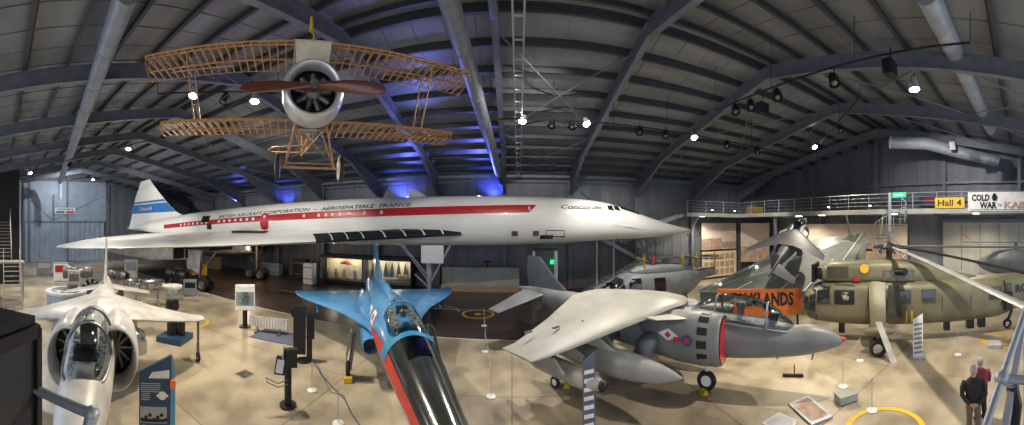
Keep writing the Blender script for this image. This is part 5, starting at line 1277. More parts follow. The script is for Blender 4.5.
rope('barrier_rope', [STN[4], STN[3], STN[2]], 'thin rope strung from the dark floor towards the jump jet wing')
# items on the bright floor to the right
q = base(793, 377); t = thing('floor_stand', 'low black T shaped floor stand with a red post in front of the grey jet', 'stand', q, radians(-52))
b = MB(); b.box((0, 0, .05), (.75, .09, .09)); b.build('foot', M['dark'], t, 0)
b = MB(); b.box((.05, 0, .27), (.05, .05, .36)); b.build('post', M['red'], t, 0)
q = base(846, 401); t = thing('floor_slab', 'grey raised rectangular floor box beside the flat picture panel', 'box', q, radians(-28))
b = MB(); b.box((0, 0, .12), (.62, .42, .2)); b.build('body', M['duct'], t, 0); b = MB(); b.box((0, 0, .235), (.66, .46, .03)); b.build('lid', M['pale_jet'], t, 0)
q = base(994, 347); t = thing('floor_slab', 'small grey floor box on the open floor below the helicopter tail wheel', 'box', q, radians(-80))
b = MB(); b.box((0, 0, .08), (.6, .55, .15)); b.build('body', M['duct'], t, 0); b = MB(); b.box((0, 0, .17), (.64, .59, .03)); b.build('lid', M['offwhite'], t, 0)
def floor_picture(name, lab, pts, m1, art):
    t = thing(name, lab, 'picture panel', (0, 0, 0)); pts = [base(*p) for p in pts]
    b = MB(); b.slab([p + Vector((0, 0, .0)) for p in pts], (0, 0, .05)); b.build('panel', M[m1], t, 0)
    c = sum(pts, Vector()) / len(pts)
    b = MB(); b.slab([c + (p - c) * k_ + Vector((0, 0, .05)) for p, k_ in zip(pts, (.8, .82, .8, .78))], (0, 0, .006)); b.build('print', M[art], t, 0)
    return t, pts, c
t, pts, c = floor_picture('floor_picture', 'flat beige picture panel lying on the floor before the jump jet nose', [(788, 405), (808, 397), (833, 418), (812, 427)], 'duct', 'sepia')
b = MB(); b.bar(pts[3].lerp(pts[2], .2) + Vector((0, 0, .06)) , pts[3].lerp(pts[2], .9) + Vector((0, 0, .06)), .03, .01); b.build('white_border', M['white2'], t, 0)
floor_picture('floor_picture', 'second flat picture panel cut by the bottom edge of the photo', [(762, 425), (779, 414), (797, 422), (790, 440)], 'offwhite', 'duct')
# striped information boards
def striped(u, v, h, w_, rz, lab, pm, sm, tilt=.25):
    q = base(u, v); t = thing('striped_board', lab, 'sign', q, rz)
    b = MB(); b.slab([(-w_ / 2, 0, 0), (w_ / 2, 0, 0), (w_ / 2, tilt, h), (-w_ / 2, tilt * .86, h * .86)], (0, .05, 0)); b.build('panel', M[pm], t, 0)
    b = MB(); n = 7
    for i in range(n):
        z = h * (.08 + .74 * i / n); y = tilt * z / h - .006; z2 = z + h * .05; y2 = tilt * z2 / h - .006
        b.add([(-w_ / 2 + .04, y, z), (w_ / 2 - .04, y, z + .06), (w_ / 2 - .04, y2, z2 + .06), (-w_ / 2 + .04, y2, z2)], [(0, 1, 2, 3)])
    b.build('stripes', M[sm], t, 0)
    b = MB(); b.box((0, .04, .02), (w_ * 1.5, .45, .04)); b.build('foot', M['duct'], t, 0); return t
striped(589, 436, 2.1, .34, radians(-14), 'narrow white and blue striped board at the bottom edge under the wing', 'mat_blue', 'white2')
striped(918, 358, 1.75, .42, radians(-70), 'tall narrow striped board standing beside the green helicopter door', 'white2', 'duct_dark')
t = thing('leaning_board', 'plain pale board leaning beside the green helicopter wheel', 'board', base(893, 361), radians(-62))
b = MB(); b.slab([(-.1, -.25, 0), (.16, -.25, 0), (-.45, .25, 1.5), (-.71, .25, 1.5)], (0, .05, 0)); b.build('panel', M['offwhite'], t, 0)
b = MB(); b.bar((-.3, .1, .9), (-.1, .55, 0), .04, .04); b.build('prop', M['duct'], t, 0)
# yellow chocks and a support jack by the jump jet
for i, (u, v, lab) in enumerate(((567, 389, 'yellow wheel chock by the jump jet outrigger'), (706, 396, 'yellow wheel chock by the jump jet nose wheel'))):
    t = MB(); q = base(u, v); t.slab([q + Vector(p) for p in ((-.12, 0, 0), (.12, 0, 0), (.05, 0, .14), (-.05, 0, .14))], (0, .25, 0)); tag(t.build('wheel_chock', M['yellow'], None, 0), lab, 'chock')
# ---------------------------------------------------------------- engine park on the left
def engine(u, v, z, L, r, rz, lab, col='metal', fan=True):
    q = base(u, v); t = thing('jet_engine', lab, 'engine', q, rz)
    b = MB(); b.lathe([(0, r * .9), (.04, r), (L * .22, r * .97), (L * .3, r * .72), (L * .55, r * .68), (L * .62, r * .8), (L * .86, r * .78), (L, r * .55)], (-L / 2, 0, z), (1, 0, 0), 24); b.build('casing', M[col], t, 40)
    b = MB(); b.lathe([(.06, r * .86), (.07, r * .02)], (-L / 2, 0, z), (1, 0, 0), 24); b.lathe([(-.05, r * .5), (-.04, .01)], (L / 2, 0, z), (1, 0, 0), 24); b.split('inlet_face', M['dark'], t)
    for k in range(3):
        b = MB(); b.tube([(-L / 2 + L * (.3 + .2 * k), cos(a) * r * .86, z + sin(a) * r * .86) for a in [2 * pi * j / 16 for j in range(16)]], .035, 6, closed=True); b.build('pipe_ring', M['metal_dull'], t)
    for x in (-L * .3, L * .3):
        b = MB(); b.bar((x, -r, 0), (x, -.1, z - r * .7), .07, .07); b.bar((x, r, 0), (x, .1, z - r * .7), .07, .07); b.box((x, 0, z - r * .72), (.1, r, .08)); b.build('trestle', M['duct'], t, 0)
    return t
engine(147, 305, 1.4, 2.5, .5, radians(68), 'silver jet engine on trestles behind the prototype jet wing')
engine(78, 287, 1.3, 2.6, .6, radians(70), 'dark engine on a stand near the hangar doors', 'metal_dull')
engine(119, 287, 1.1, 2.2, .5, radians(20), 'small engine on a stand beneath the airliner nacelle', 'metal_dull')
engine(178, 284, 1.0, 2.4, .55, radians(10), 'engine on a stand behind the airliner wheels', 'metal_dull')
q = base(66, 314); t = thing('round_showcase', 'round pale table showcase behind the prototype jet wing tip', 'display case', (q.x, q.y, 0))
b = MB(); b.cyl((0, 0, .2), (0, 0, 1.35), 1.2, n=40); b.cyl((0, 0, 0), (0, 0, .2), 1.1, n=40); b.build('drum', M['duct'], t)
b = MB(); b.cyl((0, 0, 1.35), (0, 0, 1.48), 1.28, n=40); b.build('rim', M['white2'], t)
b = MB(); b.ball((0, 0, 1.5), .9, (1, 1, .12)); b.box((.5, .3, 1.75), (.6, .5, .4)); b.build('model', M['metal_dull'], t)
def cabinet(u, v, w_, d, h, lab, m_='white2', top='red', nm='exhibit_cabinet', rz=None):
    q = base(u, v); t = thing(nm, lab, 'cabinet', q, -atan2(q.x, q.y) if rz is None else rz)
    b = MB(); b.box((0, 0, h / 2), (w_, d, h)); b.build('body', M[m_], t, 0)
    b = MB(); b.box((0, -d / 2 - .012, h * .72), (w_ * .8, .02, h * .34)); b.build('graphic', M[top], t, 0)
    b = MB(); b.box((0, 0, h + .02), (w_ + .06, d + .06, .04)); b.build('cap', M['duct'], t, 0)
    b = MB(); b.box((0, -d / 2 - .01, h * .1), (w_ * .9, .02, .05)); b.build('kick_strip', M['metal_dull'], t, 0)
    return t
cabinet(61, 283, 1.4, .5, 1.9, 'white cabinet with a red poster near the corrugated doors', 'white2', 'red')
cabinet(74, 292, 1.0, .6, 1.7, 'pale grey cabinet in front of the dark engine', 'offwhite', 'metal_dull')
cabinet(131, 284, 1.2, .5, 2.3, 'tall white cabinet under the airliner nacelle', 'white2', 'duct')
cabinet(98, 281, 1.3, .5, 1.5, 'low cabinet with sepia graphic near the hangar doors', 'duct', 'sepia')
cabinet(44, 276, 1.6, .4, 1.6, 'wide grey bench cabinet against the end of the hall', 'duct', 'white2')
cabinet(172, 300, .9, .7, .95, 'small white plinth beside the silver jet engine', 'offwhite', 'white2', 'plinth')
cabinet(190, 296, 1.0, .5, 1.2, 'grey plinth just ahead of the airliner main wheels', 'duct', 'dark', 'plinth')
# pistons and odds between them
for k, (u, v, lab) in enumerate(((90, 300, 'dark piston engine block behind the round showcase'), (110, 306, 'small dark machine behind the prototype jet fin'))):
    q = base(u, v); t = thing('piston_engine', lab, 'engine', q, .4 * k)
    b = MB(); b.cyl((0, 0, .9), (1.0, 0, .9), .35, n=16); b.build('crankcase', M['metal_dull'], t)
    for j in range(9):
        a = 2 * pi * j / 9; b = MB(); b.cyl((.3, cos(a) * .3, .9 + sin(a) * .3), (.3, cos(a) * .68, .9 + sin(a) * .68), .11, n=10); b.build('cylinder', M['dark'], t)
    b = MB(); b.bar((.2, -.4, 0), (.6, 0, .8), .06, .06); b.bar((.2, .4, 0), (.6, 0, .8), .06, .06); b.bar((1.0, 0, 0), (.8, 0, .8), .06, .06); b.build('stand', M['duct'], t, 0)
# blue square base with black exhibit
q = base(175, 340); t = thing('mast_exhibit', 'black columned exhibit on a square blue base behind the prototype wing tip', 'exhibit stand', (q.x, q.y, 0), radians(30))
b = MB(); b.box((0, 0, .13), (1.3, 1.3, .26)); b.build('base', M['navy'], t, 0)
b = MB(); b.cyl((-.15, 0, .26), (-.15, 0, 1.5), .26, n=18); b.cyl((.3, .1, .26), (.3, .1, 1.1), .18, n=16); b.cyl((-.15, 0, 1.5), (-.15, 0, 1.9), .34, .3, n=18); b.build('column', M['black'], t)
b = MB(); b.cyl((-.15, 0, 1.9), (-.15, 0, 2.5), .10, n=12); b.cyl((-.15, 0, 2.5), (-.15, 0, 2.6), .5, n=20); b.build('head', M['offwhite'], t, 30)
# rope line behind the wing
P0 = [base(u, v) for u, v in ((64, 330), (150, 312), (205, 306))]
rope('barrier_rope', P0, 'pale rope sagging behind the prototype jet from case to case', .85, .25, 'white2', .015)
# ---------------------------------------------------------------- under the airliner
wc = thing('wall_showcase', 'long lit timber showcase with brown exhibits against the wall under the airliner', 'display case', (-12.9, 26.2, 0))
b = MB(); b.box((0, .55, .2), (9.2, 1.3, .4)); b.box((0, .55, 2.55), (9.2, 1.3, .3)); b.box((0, 1.15, 1.4), (9.2, .08, 2.1))
for x in (-4.55, 0.0, 4.55): b.box((x, .55, 1.4), (.12, 1.3, 2.1))
b.build('case_body', M['dark'], wc, 0)
b = MB(); b.box((0, 1.08, 1.4), (9.0, .04, 2.0)); b.build('back_panel', M['case_glow'], wc, 0)
b = MB(); b.box((0, -.1, 1.4), (9.0, .02, 2.0)); b.build('glass_pane', M['glass'], wc, 0)
for x in (-3.2, -1.2, 1.2, 3.4):
    b = MB(); b.box((x, .3, 2.38), (1.6, .1, .04)); b.build('strip_light', M['bulb_low'], wc, 0); lamp('POINT', 'showcase_bulb', (-12.9 + x, 26.45, 2.2), 26, WARM, None, .08)
for x in (-3.9, -3.1, -2.2, -1.1):
    b = MB(); b.cyl((x, .5, .4), (x, .5, 1.05 + .2 * (x > -3)), .16, .22); b.ball((x, .5, 1.25), .14); b.build('vessel', M['case_wood'], wc)
b = MB(); b.tube([(-2.6, .5, 1.9), (-2.0, .5, 2.0), (-1.4, .5, 1.85)], [.1, .2, .05], 10); b.build('model_aircraft', M['red2'], wc)
for i in range(6):
    x = .6 + i * .62; b = MB(); b.cyl((x, .9, .9), (x, .9, 2.2), .26, .02, n=4); b.build('pennant', M['dark'], wc, 0)
b = MB(); b.wing([((1.4, .4, .7), (1.4, .9, .7), .2), ((4.2, .4, .75), (4.2, .9, .75), .3)]); b.box((3.6, .5, .95), (.8, .4, .4)); b.build('timber_model', M['case_wood'], wc)
wp = thing('wall_plinth', 'long low white panelled plinth against the wall right of the lit showcase', 'panel', (-2.6, 26.6, 0))
b = MB(); b.box((0, .3, .25), (6.6, .7, .5)); b.build('base', M['case_wood'], wp, 0)
b = MB(); b.box((0, .2, 1.25), (6.4, .3, 1.5)); b.build('panel', M['clad_light'], wp, 0)
b = MB(); b.tube([(.6, 0, 2.0), (.6, 0, 2.5)], .05); b.box((.6, 0, 2.5), (.7, .2, .12)); b.build('fixture', M['dark'], wp, 0)
b = MB(); b.slab([(-1.6, 0, 1.2), (.4, 0, 1.1), (.6, 0, 1.5), (-1.2, 0, 1.7)], (0, .03, 0)); b.build('shadow_board', M['duct'], wp, 0)
for i, (x, y, w_, h, m_, lab) in enumerate(((-17.5, 24.5, 1.0, 1.9, 'white2', 'white display panel beyond the airliner port wheels'), (-29.2, 20.6, 1.6, 1.2, 'yellow', 'yellow equipment crate below the airliner rear fuselage'), (-26.8, 17.4, 2.4, .9, 'case_wood', 'brown wooden crate below the airliner wing'), (-32.5, 24.8, 2.6, 1.5, 'case_wood', 'tall brown crate far under the airliner tail'), (-19.8, 26.2, 1.6, 2.0, 'dark', 'dark glazed case by the far wall left of the lit showcase'), (-24.0, 26.5, 2.6, 1.3, 'duct', 'long grey bench by the far wall under the airliner'))):
    t = thing('crate' if m_ in ('yellow', 'case_wood') else 'equipment_cabinet', lab, 'crate' if m_ in ('yellow', 'case_wood') else 'cabinet', (x, y, 0))
    b = MB(); b.box((0, 0, h / 2 + .08), (w_, .7, h)); b.build('body', M[m_], t, 0)
    b = MB(); b.box((0, -.36, h * .3), (w_ * .94, .04, .08)); b.box((0, -.36, h * .85), (w_ * .94, .04, .08)); b.box((-w_ * .3, 0, .04), (.14, .7, .08)); b.box((w_ * .3, 0, .04), (.14, .7, .08)); b.build('battens', M['metal_dull'], t, 0)
# exit sign, extinguisher
t = thing('exit_sign', 'green lit exit sign on the far wall under the airliner nose', 'sign', (3.55, 27.55, 2.35))
b = MB(); b.box((0, 0, 0), (.62, .1, .36)); b.build('box', M['green_sign'], t, 0)
b = MB(); b.box((-.05, -.06, -.02), (.3, .02, .06)); b.slab([(.1, -.06, -.10), (.24, -.06, -.02), (.1, -.06, .07)], (0, -.01, 0)); b.build('arrow', M['white2'], t, 0)
t = thing('fire_extinguisher', 'red fire extinguisher on the wall just right of the exit sign', 'fire extinguisher', (4.5, 27.2, .1))
b = MB(); b.lathe([(0, 0), (0, .09), (.5, .09), (.58, .04), (.62, .03), (.62, 0)], (0, 0, 0), (0, 0, 1), 16); b.build('cylinder', M['red'], t); b = MB(); b.box((0, -.04, .66), (.05, .16, .05)); b.build('valve', M['black'], t, 0)
b = MB(); b.tube([(.02, -.05, .62), (.12, -.08, .5), (.1, -.08, .2)], .012, 6); b.build('hose', M['black'], t)
# ---------------------------------------------------------------- ski jump display, murals, signs
rp = thing('ski_jump_ramp', 'broad sloping grey green ski jump deck rising behind the jump jet to the gallery', 'ramp')
A = P(698, 300, 19.0); A.z = .0
a0 = P(700, 292, 21.0); a1 = P(842, 290, 20.2); a2 = P(866, 233, 25.6); a3 = P(806, 240, 27.0)
for q in (a0, a1): pass
b = MB(); low = [Vector((q.x, q.y, .02)) for q in (a0, a1, a2, a3)]; top = [a0, a1, a2, a3]
b.add(low + top, [(3, 2, 1, 0), (4, 5, 6, 7), (0, 1, 5, 4), (1, 2, 6, 5), (2, 3, 7, 6), (3, 0, 4, 7)]); b.build('deck', M['deck'], rp, 0)
n_ = (a1 - a0).cross(a3 - a0).normalized(); n_ = n_ if n_.z > 0 else -n_
for t0, t1 in ((.24, .55), (.56, .72), (.74, .86), (.86, .95)):
    b = MB(); p = a0.lerp(a1, t0); q = a3.lerp(a2, t1); d = (a1 - a0).normalized() * .06
    b.add([p - d + n_ * .10, p + d + n_ * .10, q + d * .6 + n_ * .10, q - d * .6 + n_ * .10], [(0, 1, 2, 3)]); b.build('deck_line', M['white2'], rp, 0)
for t0 in (.05,):
    b = MB(); b.bar(a0 + n_ * .08, a3 + n_ * .08, .12, .16); b.bar(a0.lerp(a1, .0) + n_ * .05, a1 + n_ * .05, .12, .10); b.build('edge_kerb', M['duct'], rp, 0)
# deck edge lights
for k, (t0, t1) in enumerate(((.3, .1), (.42, .4), (.3, .7))):
    p = a0.lerp(a3, t1).lerp(a1.lerp(a2, t1), .06 + .02 * k) + n_ * .05
    b = MB(); b.ball(tuple(p + n_ * .08), .07); b.build('deck_light', M['bulb_low'], rp)
# orange title board
oa = P(738, 289, 17.3); ob = P(800, 289, 17.6)
t = thing('title_board', 'long orange board with big black FALKLANDS letters along the ramp foot', 'sign', (oa.x, oa.y, 0), atan2(ob.y - oa.y, ob.x - oa.x))
L_ = hypot(ob.x - oa.x, ob.y - oa.y); z1 = oa.z
b = MB(); b.box((L_ / 2 - .5, .06, z1 - .72), (L_ + 1.2, .12, 1.4)); b.build('board', M['orange'], t, 0)
b = MB(); flat_text(b, 'FALKLANDS', (L_ / 2 - .35, -.012, z1 - .56), (1, 0, 0), (0, 0, 1), L_ - .0, .74, bold=.045); b.build('letters', M['black'], t, 0)
for x in (-1.2, L_ * .5, L_ - .1):
    b = MB(); b.box((x, .2, (z1 - .9) / 2), (.1, .1, z1 - .9)); b.build('leg', M['dark'], t, 0)
# murals on the back wall under the gallery
def mural(lab, a, c, z0, z1, m_, art, m2):
    a = Vector((*a, 0)); c = Vector((*c, 0)); d = c - a; t = thing('mural', lab, 'mural', a, atan2(d.y, d.x)); L = d.length
    b = MB(); b.box((L / 2, 0, (z0 + z1) / 2), (L, .06, z1 - z0)); b.build('panel', M[m_], t, 0)
    b = MB()
    for x0, x1, y0, y1 in art: b.box(((x0 + x1) / 2 * L, -.036, z0 + (y0 + y1) / 2 * (z1 - z0)), ((x1 - x0) * L, .012, (y1 - y0) * (z1 - z0)))
    b.build('print', M[m2], t, 0); return t
M['mural_sky'] = mat('mural desert print', (.82, .70, .60), .6, 0, (.60, .46, .37), .5, 7, stretch=(.4, 1, 1.6))
mural('sepia desert landscape mural on the far wall under the gallery', (17.9, 27.2), (22.3, 27.2), 3.0, 5.7, 'mural_sky', [(0, .55, .02, .42), (.55, 1, .02, .28)], 'sepia')
grid = [(.06 + .15 * i, .17 + .15 * i, .08 + .3 * j, .30 + .3 * j) for i in range(6) for j in range(3)]
mural('cream panel of small sepia photographs below the desert mural', (17.9, 27.15), (22.3, 27.15), .2, 2.8, 'case_glow', grid, 'sepia')
mural('second sepia desert mural right of the corner column', (25.40, 20.5), (25.40, 9.5), 2.2, 5.6, 'mural_sky', [(0, 1, 0, .35), (.3, .7, .3, .5)], 'sepia')
mural('tall pale mural strip between the corner columns', (22.9, 27.1), (25.2, 25.0), 1.5, 5.7, 'mural_sky', [(0, 1, 0, .4)], 'sepia')
# signs on the gallery railing
def sign(name, lab, p, w_, h, m_, body, mt_, frac=.85, hh=None, cat='sign'):
    t = thing(name, lab, cat, p, radians(-90))
    b = MB(); b.box((0, 0, 0), (w_, .05, h)); b.build('board', M[m_], t, 0)
    if body:
        b = MB(); flat_text(b, body, (0, -.035, 0), (1, 0, 0), (0, 0, 1), w_ * frac, hh or h * .6); b.build('letters', M[mt_], t, 0)
    return t
# wall rail faces -x, so text reads along -y
sign('hall_sign', 'yellow sign reading Hall 4 on the gallery railing', (20.45, 4.75, 6.93), 1.95, .68, 'yellow', 'Hall 4', 'black', .8, .42)
t = thing('banner', 'white COLD WAR banner with a dark emblem on the gallery railing', 'banner', (20.42, .75, 6.98), radians(-90))
b = MB(); b.box((0, 0, 0), (5.6, .03, 1.2)); b.build('sheet', M['white2'], t, 0)
b = MB(); flat_text(b, 'COLD', (-1.98, -.03, .24), (1, 0, 0), (0, 0, 1), 1.15, .44, bold=.05); flat_text(b, 'WAR', (-1.5, -.03, -.24), (1, 0, 0), (0, 0, 1), 1.1, .44, bold=.05); flat_text(b, 'TO', (-.77, -.03, -.24), (1, 0, 0), (0, 0, 1), .25, .18); b.build('dark_letters', M['dark'], t, 0)
b = MB(); flat_text(b, 'KABUL', (.62, -.03, -.24), (1, 0, 0), (0, 0, 1), 2.2, .44, bold=.05); b.build('brown_letters', M['sepia'], t, 0)
b = MB(); b.lathe([(0, .02), (.05, .14), (.25, .18), (.42, .10), (.5, .01)], (-1.1, -.03, .03), (0, 0, 1), 12); b.build('emblem', M['dark'], t)
b = MB(); b.box((-.6, -.02, -.52), (4.2, .01, .05)); b.build('small_print', M['metal_dull'], t, 0)
t = thing('exit_sign', 'green lit exit sign over the spiral stair on the gallery', 'sign', (20.6, 8.3, 7.55), radians(-90))
b = MB(); b.box((0, 0, 0), (.95, .08, .32)); b.build('box', M['green_sign'], t, 0)
b = MB(); b.box((-.1, -.05, 0), (.5, .02, .07)); b.slab([(.15, -.05, -.1), (.32, -.05, 0), (.15, -.05, .1)], (0, -.01, 0)); b.build('arrow', M['white2'], t, 0)
t = thing('notice_board', 'red and blue notice board on the gallery beside the Hall 4 sign', 'sign', (24.6, 7.4, 7.4), radians(-90))
b = MB(); b.box((0, 0, 0), (1.6, .06, .8)); b.build('board', M['navy'], t, 0); b = MB(); b.box((.1, -.04, .05), (1.1, .02, .3)); b.build('red_panel', M['red'], t, 0)
for x, y in ((20.75, 10.6), (24.9, 6.2), (20.8, 14.2), (17.5, 24.8), (20.2, 24.8)):
    t = thing('gallery_lamp', {10.6: 'small bright lamp on the gallery railing left of the spiral stair', 6.2: 'small bright lamp on the gallery just left of the Hall 4 sign', 14.2: 'small bright lamp on the gallery rail further from the spiral stair'}.get(y, 'small lamp on the gallery rail over the sepia mural' if x < 18 else 'small lamp on the gallery rail at the inner corner'), 'light', (x, y, 7.0))
    b = MB(); b.cyl((0, 0, -.10), (0, 0, .06), .09, .06); b.build('housing', M['dark'], t); b = MB(); b.ball((0, 0, -.10), .075); b.build('bulb', M['bulb_low'], t)
t = thing('yellow_crate', 'yellow slatted crate on the gallery near the inner corner', 'crate', (22.5, 24.5, 6.58))
b = MB()
for i in range(5): b.box((0, -.4, .1 + i * .15), (1.6, .05, .09))
for x in (-.8, .8): b.box((x, -.37, .4), (.08, .08, .8))
b.build('slats', M['yellow'], t, 0); b = MB(); b.box((0, 0, .4), (1.5, .7, .75)); b.build('box', M['case_wood'], t, 0)
# ---------------------------------------------------------------- roof spotlights on rails
for i, (a, c, lab) in enumerate((((-1, 15.5, 10.55), (17, 15.5, 10.55), 'long lighting rail across the hall over the airliner nose'), ((9.0, 1.5, 10.6), (9.0, 12.5, 10.9), 'lighting rail over the green helicopter'), ((-11.8, 6.2, 10.85), (-8.9, 10.2, 10.95), 'lighting rail behind the hanging biplane'), ((-28.5, 2.5, 10.2), (-18, 9.2, 10.8), 'lighting rail over the engine displays'), ((-35, 8.0, 10.6), (-33, 14.0, 10.9), 'short lighting rail before the hangar doors'), ((14.5, 8.0, 12.0), (20.5, 15.5, 11.3), 'lighting rail above the ski jump display'))):
    b = MB(); a = Vector(a); c = Vector(c); b.cyl(a, c, .035, n=8)
    n = int((c - a).length / 3)
    for k in range(n + 1):
        q = a.lerp(c, k / max(n, 1)); b.cyl(q, (q.x, q.y, min(zroof(q.y) - .05, q.z + 3)), .012, n=6)
    tag(b.build('lighting_rail', M['dark']), lab, 'rail')
def spotlight(loc, aim, lab, lit=True, sz=1.0):
    t = thing('spotlight', lab, 'spotlight', loc, 0)
    d = (Vector(aim) - Vector(loc)).normalized(); d2 = d if lit else d
    b = MB(); b.lathe([(-.30, .02), (-.29, .12), (-.1, .16), (.12, .2), (.12, .18), (-.05, .14), (-.06, .0)], (0, 0, 0), d, 18); b.build('housing', M['dark'] if not lit else M['duct'], t)
    b = MB(); b.tube([d * -.05 + Vector((0, 0, .24)) + (d.cross(Vector((0, 0, 1))).normalized() * k) * .22 - Vector((0, 0, .24 if abs(k) == 1 else 0)) for k in (-1, -.7, .7, 1)], .014, 6); b.cyl((0, 0, .2), (0, 0, .45), .02, n=8); b.build('yoke', M['dark'], t)
    b = MB(); b.ball(tuple(d * .04), .15 * sz, n=12, m=8); b.build('lamp_face', M['bulb'] if lit else M['metal_dull'], t)
    return t
SL_ = ['bright spotlight on the long rail beside the middle cable tray', 'bright spotlight on the long rail right of the cable tray', 'bright spotlight on the long rail over the jump jet canopy', 'bright spotlight high over the gallery corner', 'dazzling spotlight nearest the pale duct over the green helicopter', 'bright spotlight behind the propeller tip of the hanging biplane', 'bright spotlight near the top of the dark left partition', 'bright spotlight between the far left roof frames', 'small bright spotlight over the hangar doors', 'small bright spotlight seen between the struts of the hanging biplane']
for (p, a, e, an, c_), lab in zip(HALL_SPOTS, SL_):
    d = (Vector(a) - Vector(p)).normalized(); spotlight(Vector(p) - d * .35, a, lab, True, .55 if p[0] == -10.8 else 1.0)
off = [(1.9, 15.5, 10.3), (2.9, 15.5, 10.3), (6.4, 15.5, 10.3), (7.9, 15.5, 10.3), (9.1, 6.0, 10.3), (9.0, 8.5, 10.4), (9.0, 11.0, 10.5), (-10.1, 8.3, 10.5), (-24.0, 5.2, 10.0), (12.0, 15.5, 10.3), (14.5, 15.5, 10.3), (9.0, 10.0, 10.4), (16.5, 10.4, 11.2)]
ol = ['first unlit spotlight right of the cable tray', 'second unlit spotlight right of the cable tray', 'unlit black spotlight midway along the long rail', 'black spotlight pair member before the lamp over the jump jet', 'unlit spotlight nearest the dazzling lamp', 'unlit spotlight over the ski jump plane', 'last unlit spotlight on the helicopter rail', 'unlit spotlight behind the biplane propeller tip', 'unlit spotlight over the far engines', 'unlit spotlight near the right end of the long rail', 'last unlit spotlight at the right end of the long rail', 'unlit spotlight squeezed between two others on the helicopter rail', 'unlit spotlight on the rail above the ski jump']
for p, lab in zip(off, ol): spotlight(p, (p[0] - 1.5, p[1] - 3, 3), lab, False, .8)
for i, (x, y, z) in enumerate(((9.2, 4.0, 10.35), (19.5, 4.2, 10.2), (9.3, 9.6, 10.3), (18.2, 4.0, 10.0))):
    t = thing('speaker_box', ['black hanging loudspeaker beside the dazzling spotlight', 'large black floodlight cluster beside the pale duct', 'black box fitting on the helicopter rail', 'black fitting under the right roof duct'][i], 'loudspeaker', (x, y, z))
    b = MB(); b.slab([(-.2, -.16, -.25), (.2, -.16, -.25), (.24, -.12, .2), (-.24, -.12, .2)], (0, .32, 0)); b.build('cabinet', M['black'], t, 0); b = MB(); b.cyl((0, 0, .2), (0, 0, .6), .02, n=6); b.build('bracket', M['dark'], t)
# work lamp below the airliner wing
t = thing('work_lamp', 'glowing warm work lamp on the port undercarriage of the airliner', 'lamp', (-22.0, 21.0, 3.35))
b = MB(); b.box((0, .05, 0), (.3, .1, .24)); b.build('housing', M['dark'], t, 0); b = MB(); b.ball((0, -.05, 0), .14); b.build('bulb', M['bulb'], t)
lamp('POINT', 'work_lamp_bulb', (-22.0, 20.6, 3.3), 160, (1, .72, .45), None, .12)
# ---------------------------------------------------------------- two visitors
def chain_skin(name, pts, edges, radii, m_, parent, sub=2):
    me = bpy.data.meshes.new(name); me.from_pydata([tuple(p) for p in pts], edges, []); o = bpy.data.objects.new(name, me); COL.objects.link(o)
    sk = o.modifiers.new('skin', 'SKIN'); me.skin_vertices  # created with the modifier
    if not me.skin_vertices: bpy.context.view_layer.objects.active = o
    for i, r in enumerate(radii):
        rr = r if isinstance(r, tuple) else (r, r); me.skin_vertices[0].data[i].radius = rr
    me.skin_vertices[0].data[0].use_root = True
    sk.use_smooth_shade = True
    ss = o.modifiers.new('sub', 'SUBSURF'); ss.levels = sub; ss.render_levels = sub
    me.materials.append(m_); o.parent = parent; return o
def ell(mb, rows, n=24):
    """stack of ellipses (x, y, z, rx, ry)"""
    return mb.rings([[(x + rx * cos(2 * pi * k / n), y + ry * sin(2 * pi * k / n), z) for k in range(n)] for x, y, z, rx, ry in rows])
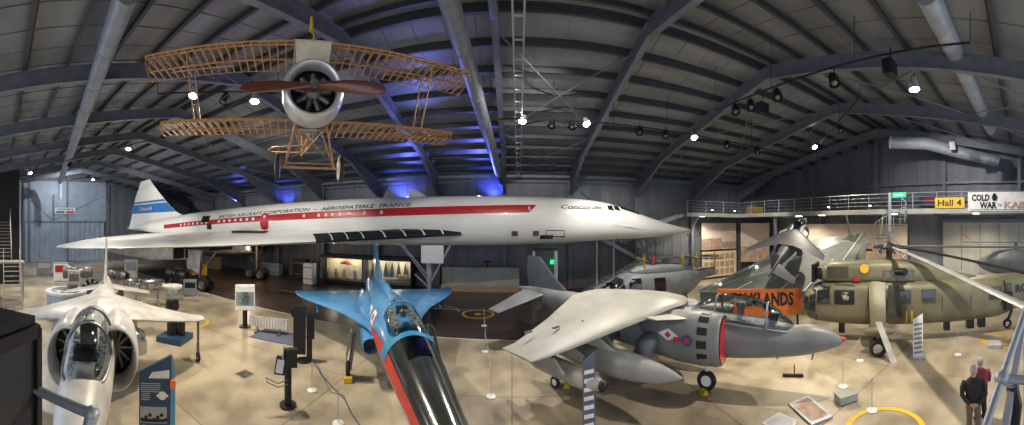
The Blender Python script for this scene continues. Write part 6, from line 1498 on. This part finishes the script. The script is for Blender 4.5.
def person(loc, rz, lab, coat, trou, hair_m, hands_back, scale=1, lean=.0):
    t = thing('person', lab, 'person', loc, rz); t.scale = (scale * 1.1, scale, scale)
    # local +y is the way the figure faces; body in one continuous surface
    b = MB(); R = []
    def limb(pts, rs, n=14):
        b.tube(pts, rs, n)
    body_pts = []
    # legs and feet in trousers and shoes
    tr = MB()
    tr.rings([[(x0 + rx * cos(2 * pi * k / 20), y0 + ry * sin(2 * pi * k / 20), z) for k in range(20)] for x0, y0, z, rx, ry in ((0, 0, 1.02, .165, .115), (0, 0, .94, .175, .125), (0, -.005, .86, .18, .13), (0, -.005, .80, .175, .125))])
    for s in (-1, 1): tr.tube([(s * .085, 0, .86), (s * .095, .0, .70), (s * .10, .01, .50), (s * .105, -.005, .30), (s * .11, -.01, .09)], [.098, .092, .075, .068, .066], 16)
    # torso, neck, head: one skin-coloured body under the clothes
    bd = MB()
    ell(bd, [(0, 0, .95, .13, .09), (0, 0, 1.1, .13, .09), (0, 0, 1.3, .15, .10), (0, 0, 1.40, .15, .09), (0, 0, 1.45, .07, .065), (0, .015, 1.52, .055, .058), (0, .03, 1.56, .06, .068), (0, .045, 1.60, .070, .088), (0, .05, 1.66, .077, .098), (0, .045, 1.72, .074, .094), (0, .035, 1.77, .055, .07), (0, .03, 1.79, .01, .012)])
    bd.add([(-.014, .135, 1.655), (.014, .135, 1.655), (0, .165, 1.635), (0, .14, 1.69)], [(0, 1, 2), (1, 3, 2), (3, 0, 2)])          # nose
    bd.tube([(-.025, .136, 1.605), (0, .142, 1.603), (.025, .136, 1.605)], .006, 6)
    for s in (-1, 1): bd.ball((s * .08, .035, 1.65), .026, (.4, .8, 1.2), 10, 6)
    body = bd.build('body', M['skin'], t, 60)
    e_ = MB()
    for s in (-1, 1): e_.ball((s * .03, .138, 1.67), .010, n=8, m=6)
    e_.build('eyes', M['dark'], body)
    hr_ = MB(); ell(hr_, [(0, -.005, 1.585, .07, .05), (0, .01, 1.63, .082, .085), (0, .02, 1.68, .089, .098), (0, .03, 1.74, .083, .098), (0, .035, 1.79, .060, .074), (0, .035, 1.812, .012, .014)]); hr_.build('hair', hair_m, t, 60)
    tr.build('trousers', trou, t, 60)
    sh = MB()
    for s in (-1, 1): sh.rings([[(s * .11 + rx * cos(2 * pi * k / 14), y, .012 + (h if sin(2 * pi * k / 14) > 0 else .0) * sin(2 * pi * k / 14)) for k in range(14)] for y, rx, h in ((-.12, .02, .04), (-.10, .042, .09), (0, .045, .10), (.08, .05, .07), (.15, .045, .05), (.18, .015, .02))])
    sh.build('shoes', M['dark'], t)
    # jacket with sleeves
    jk = MB(); ell(jk, [(0, 0, .84, .195, .15), (0, -.005, .93, .198, .152), (0, -.01, 1.08, .195, .145), (0, -.012, 1.24, .215, .148), (0, -.012, 1.36, .222, .14), (0, -.005, 1.43, .175, .115), (0, 0, 1.475, .095, .085), (0, .01, 1.51, .072, .072)])
    if hands_back: arms = [[(s * .195, -.01, 1.40), (s * .265, -.04, 1.25), (s * .275, -.10, 1.09), (s * .19, -.185, .98), (s * .09, -.20, .90)] for s in (-1, 1)]
    else: arms = [[(s * .195, -.01, 1.40), (s * .255, .0, 1.24), (s * .265, .03, 1.09), (s * .20, .15, 1.05), (s * .09, .22, 1.10)] for s in (-1, 1)]
    for a in arms: jk.tube(a, [.075, .068, .060, .050, .042], 14)
    jk.build('jacket', coat, t, 60)
    # hands: palm, four unequal curled fingers and a thumb, closed on each other
    for s, a in zip((-1, 1), arms):
        h = MB(); w_ = Vector(a[-1]); d = (Vector(a[-1]) - Vector(a[-2])).normalized(); side = Vector((0, 0, 1)); nrm = d.cross(side).normalized()
        side = nrm.cross(d).normalized()
        h.rings([[w_ + d * u + side * (cos(2 * pi * k / 12) * ww) + nrm * (sin(2 * pi * k / 12) * .016) for k in range(12)] for u, ww in ((-.01, .024), (.03, .036), (.065, .040), (.095, .036))])
        for j, L in enumerate((.062, .07, .066, .05)):
            o_ = side * (.028 - j * .019); p = w_ + d * .09 + o_; k_ = -s if hands_back else s
            h.tube([p, p + d * L * .45 + nrm * .006 * k_, p + d * L * .75 + nrm * .022 * k_, p + d * L * .85 + nrm * .045 * k_], [.009, .0085, .008, .007], 8)
        p = w_ + d * .03 + side * .034; h.tube([p, p + side * .022 + d * .025, p + side * .026 + d * .055], [.011, .010, .008], 8)
        h.build('hand', M['skin'], body, 60)
    return t
person((8.45, 1.32, .012), radians(-78), 'person in a black jacket and khaki trousers with hands clasped behind, seen from behind', M['cloth_black'], M['trousers'], M['hair'], True, 1.0)
person((9.1, 1.22, .012), radians(-55), 'person in a maroon coat partly hidden behind the black jacket', M['cloth_maroon'], M['cloth_black'], M['hair'], False, .97)
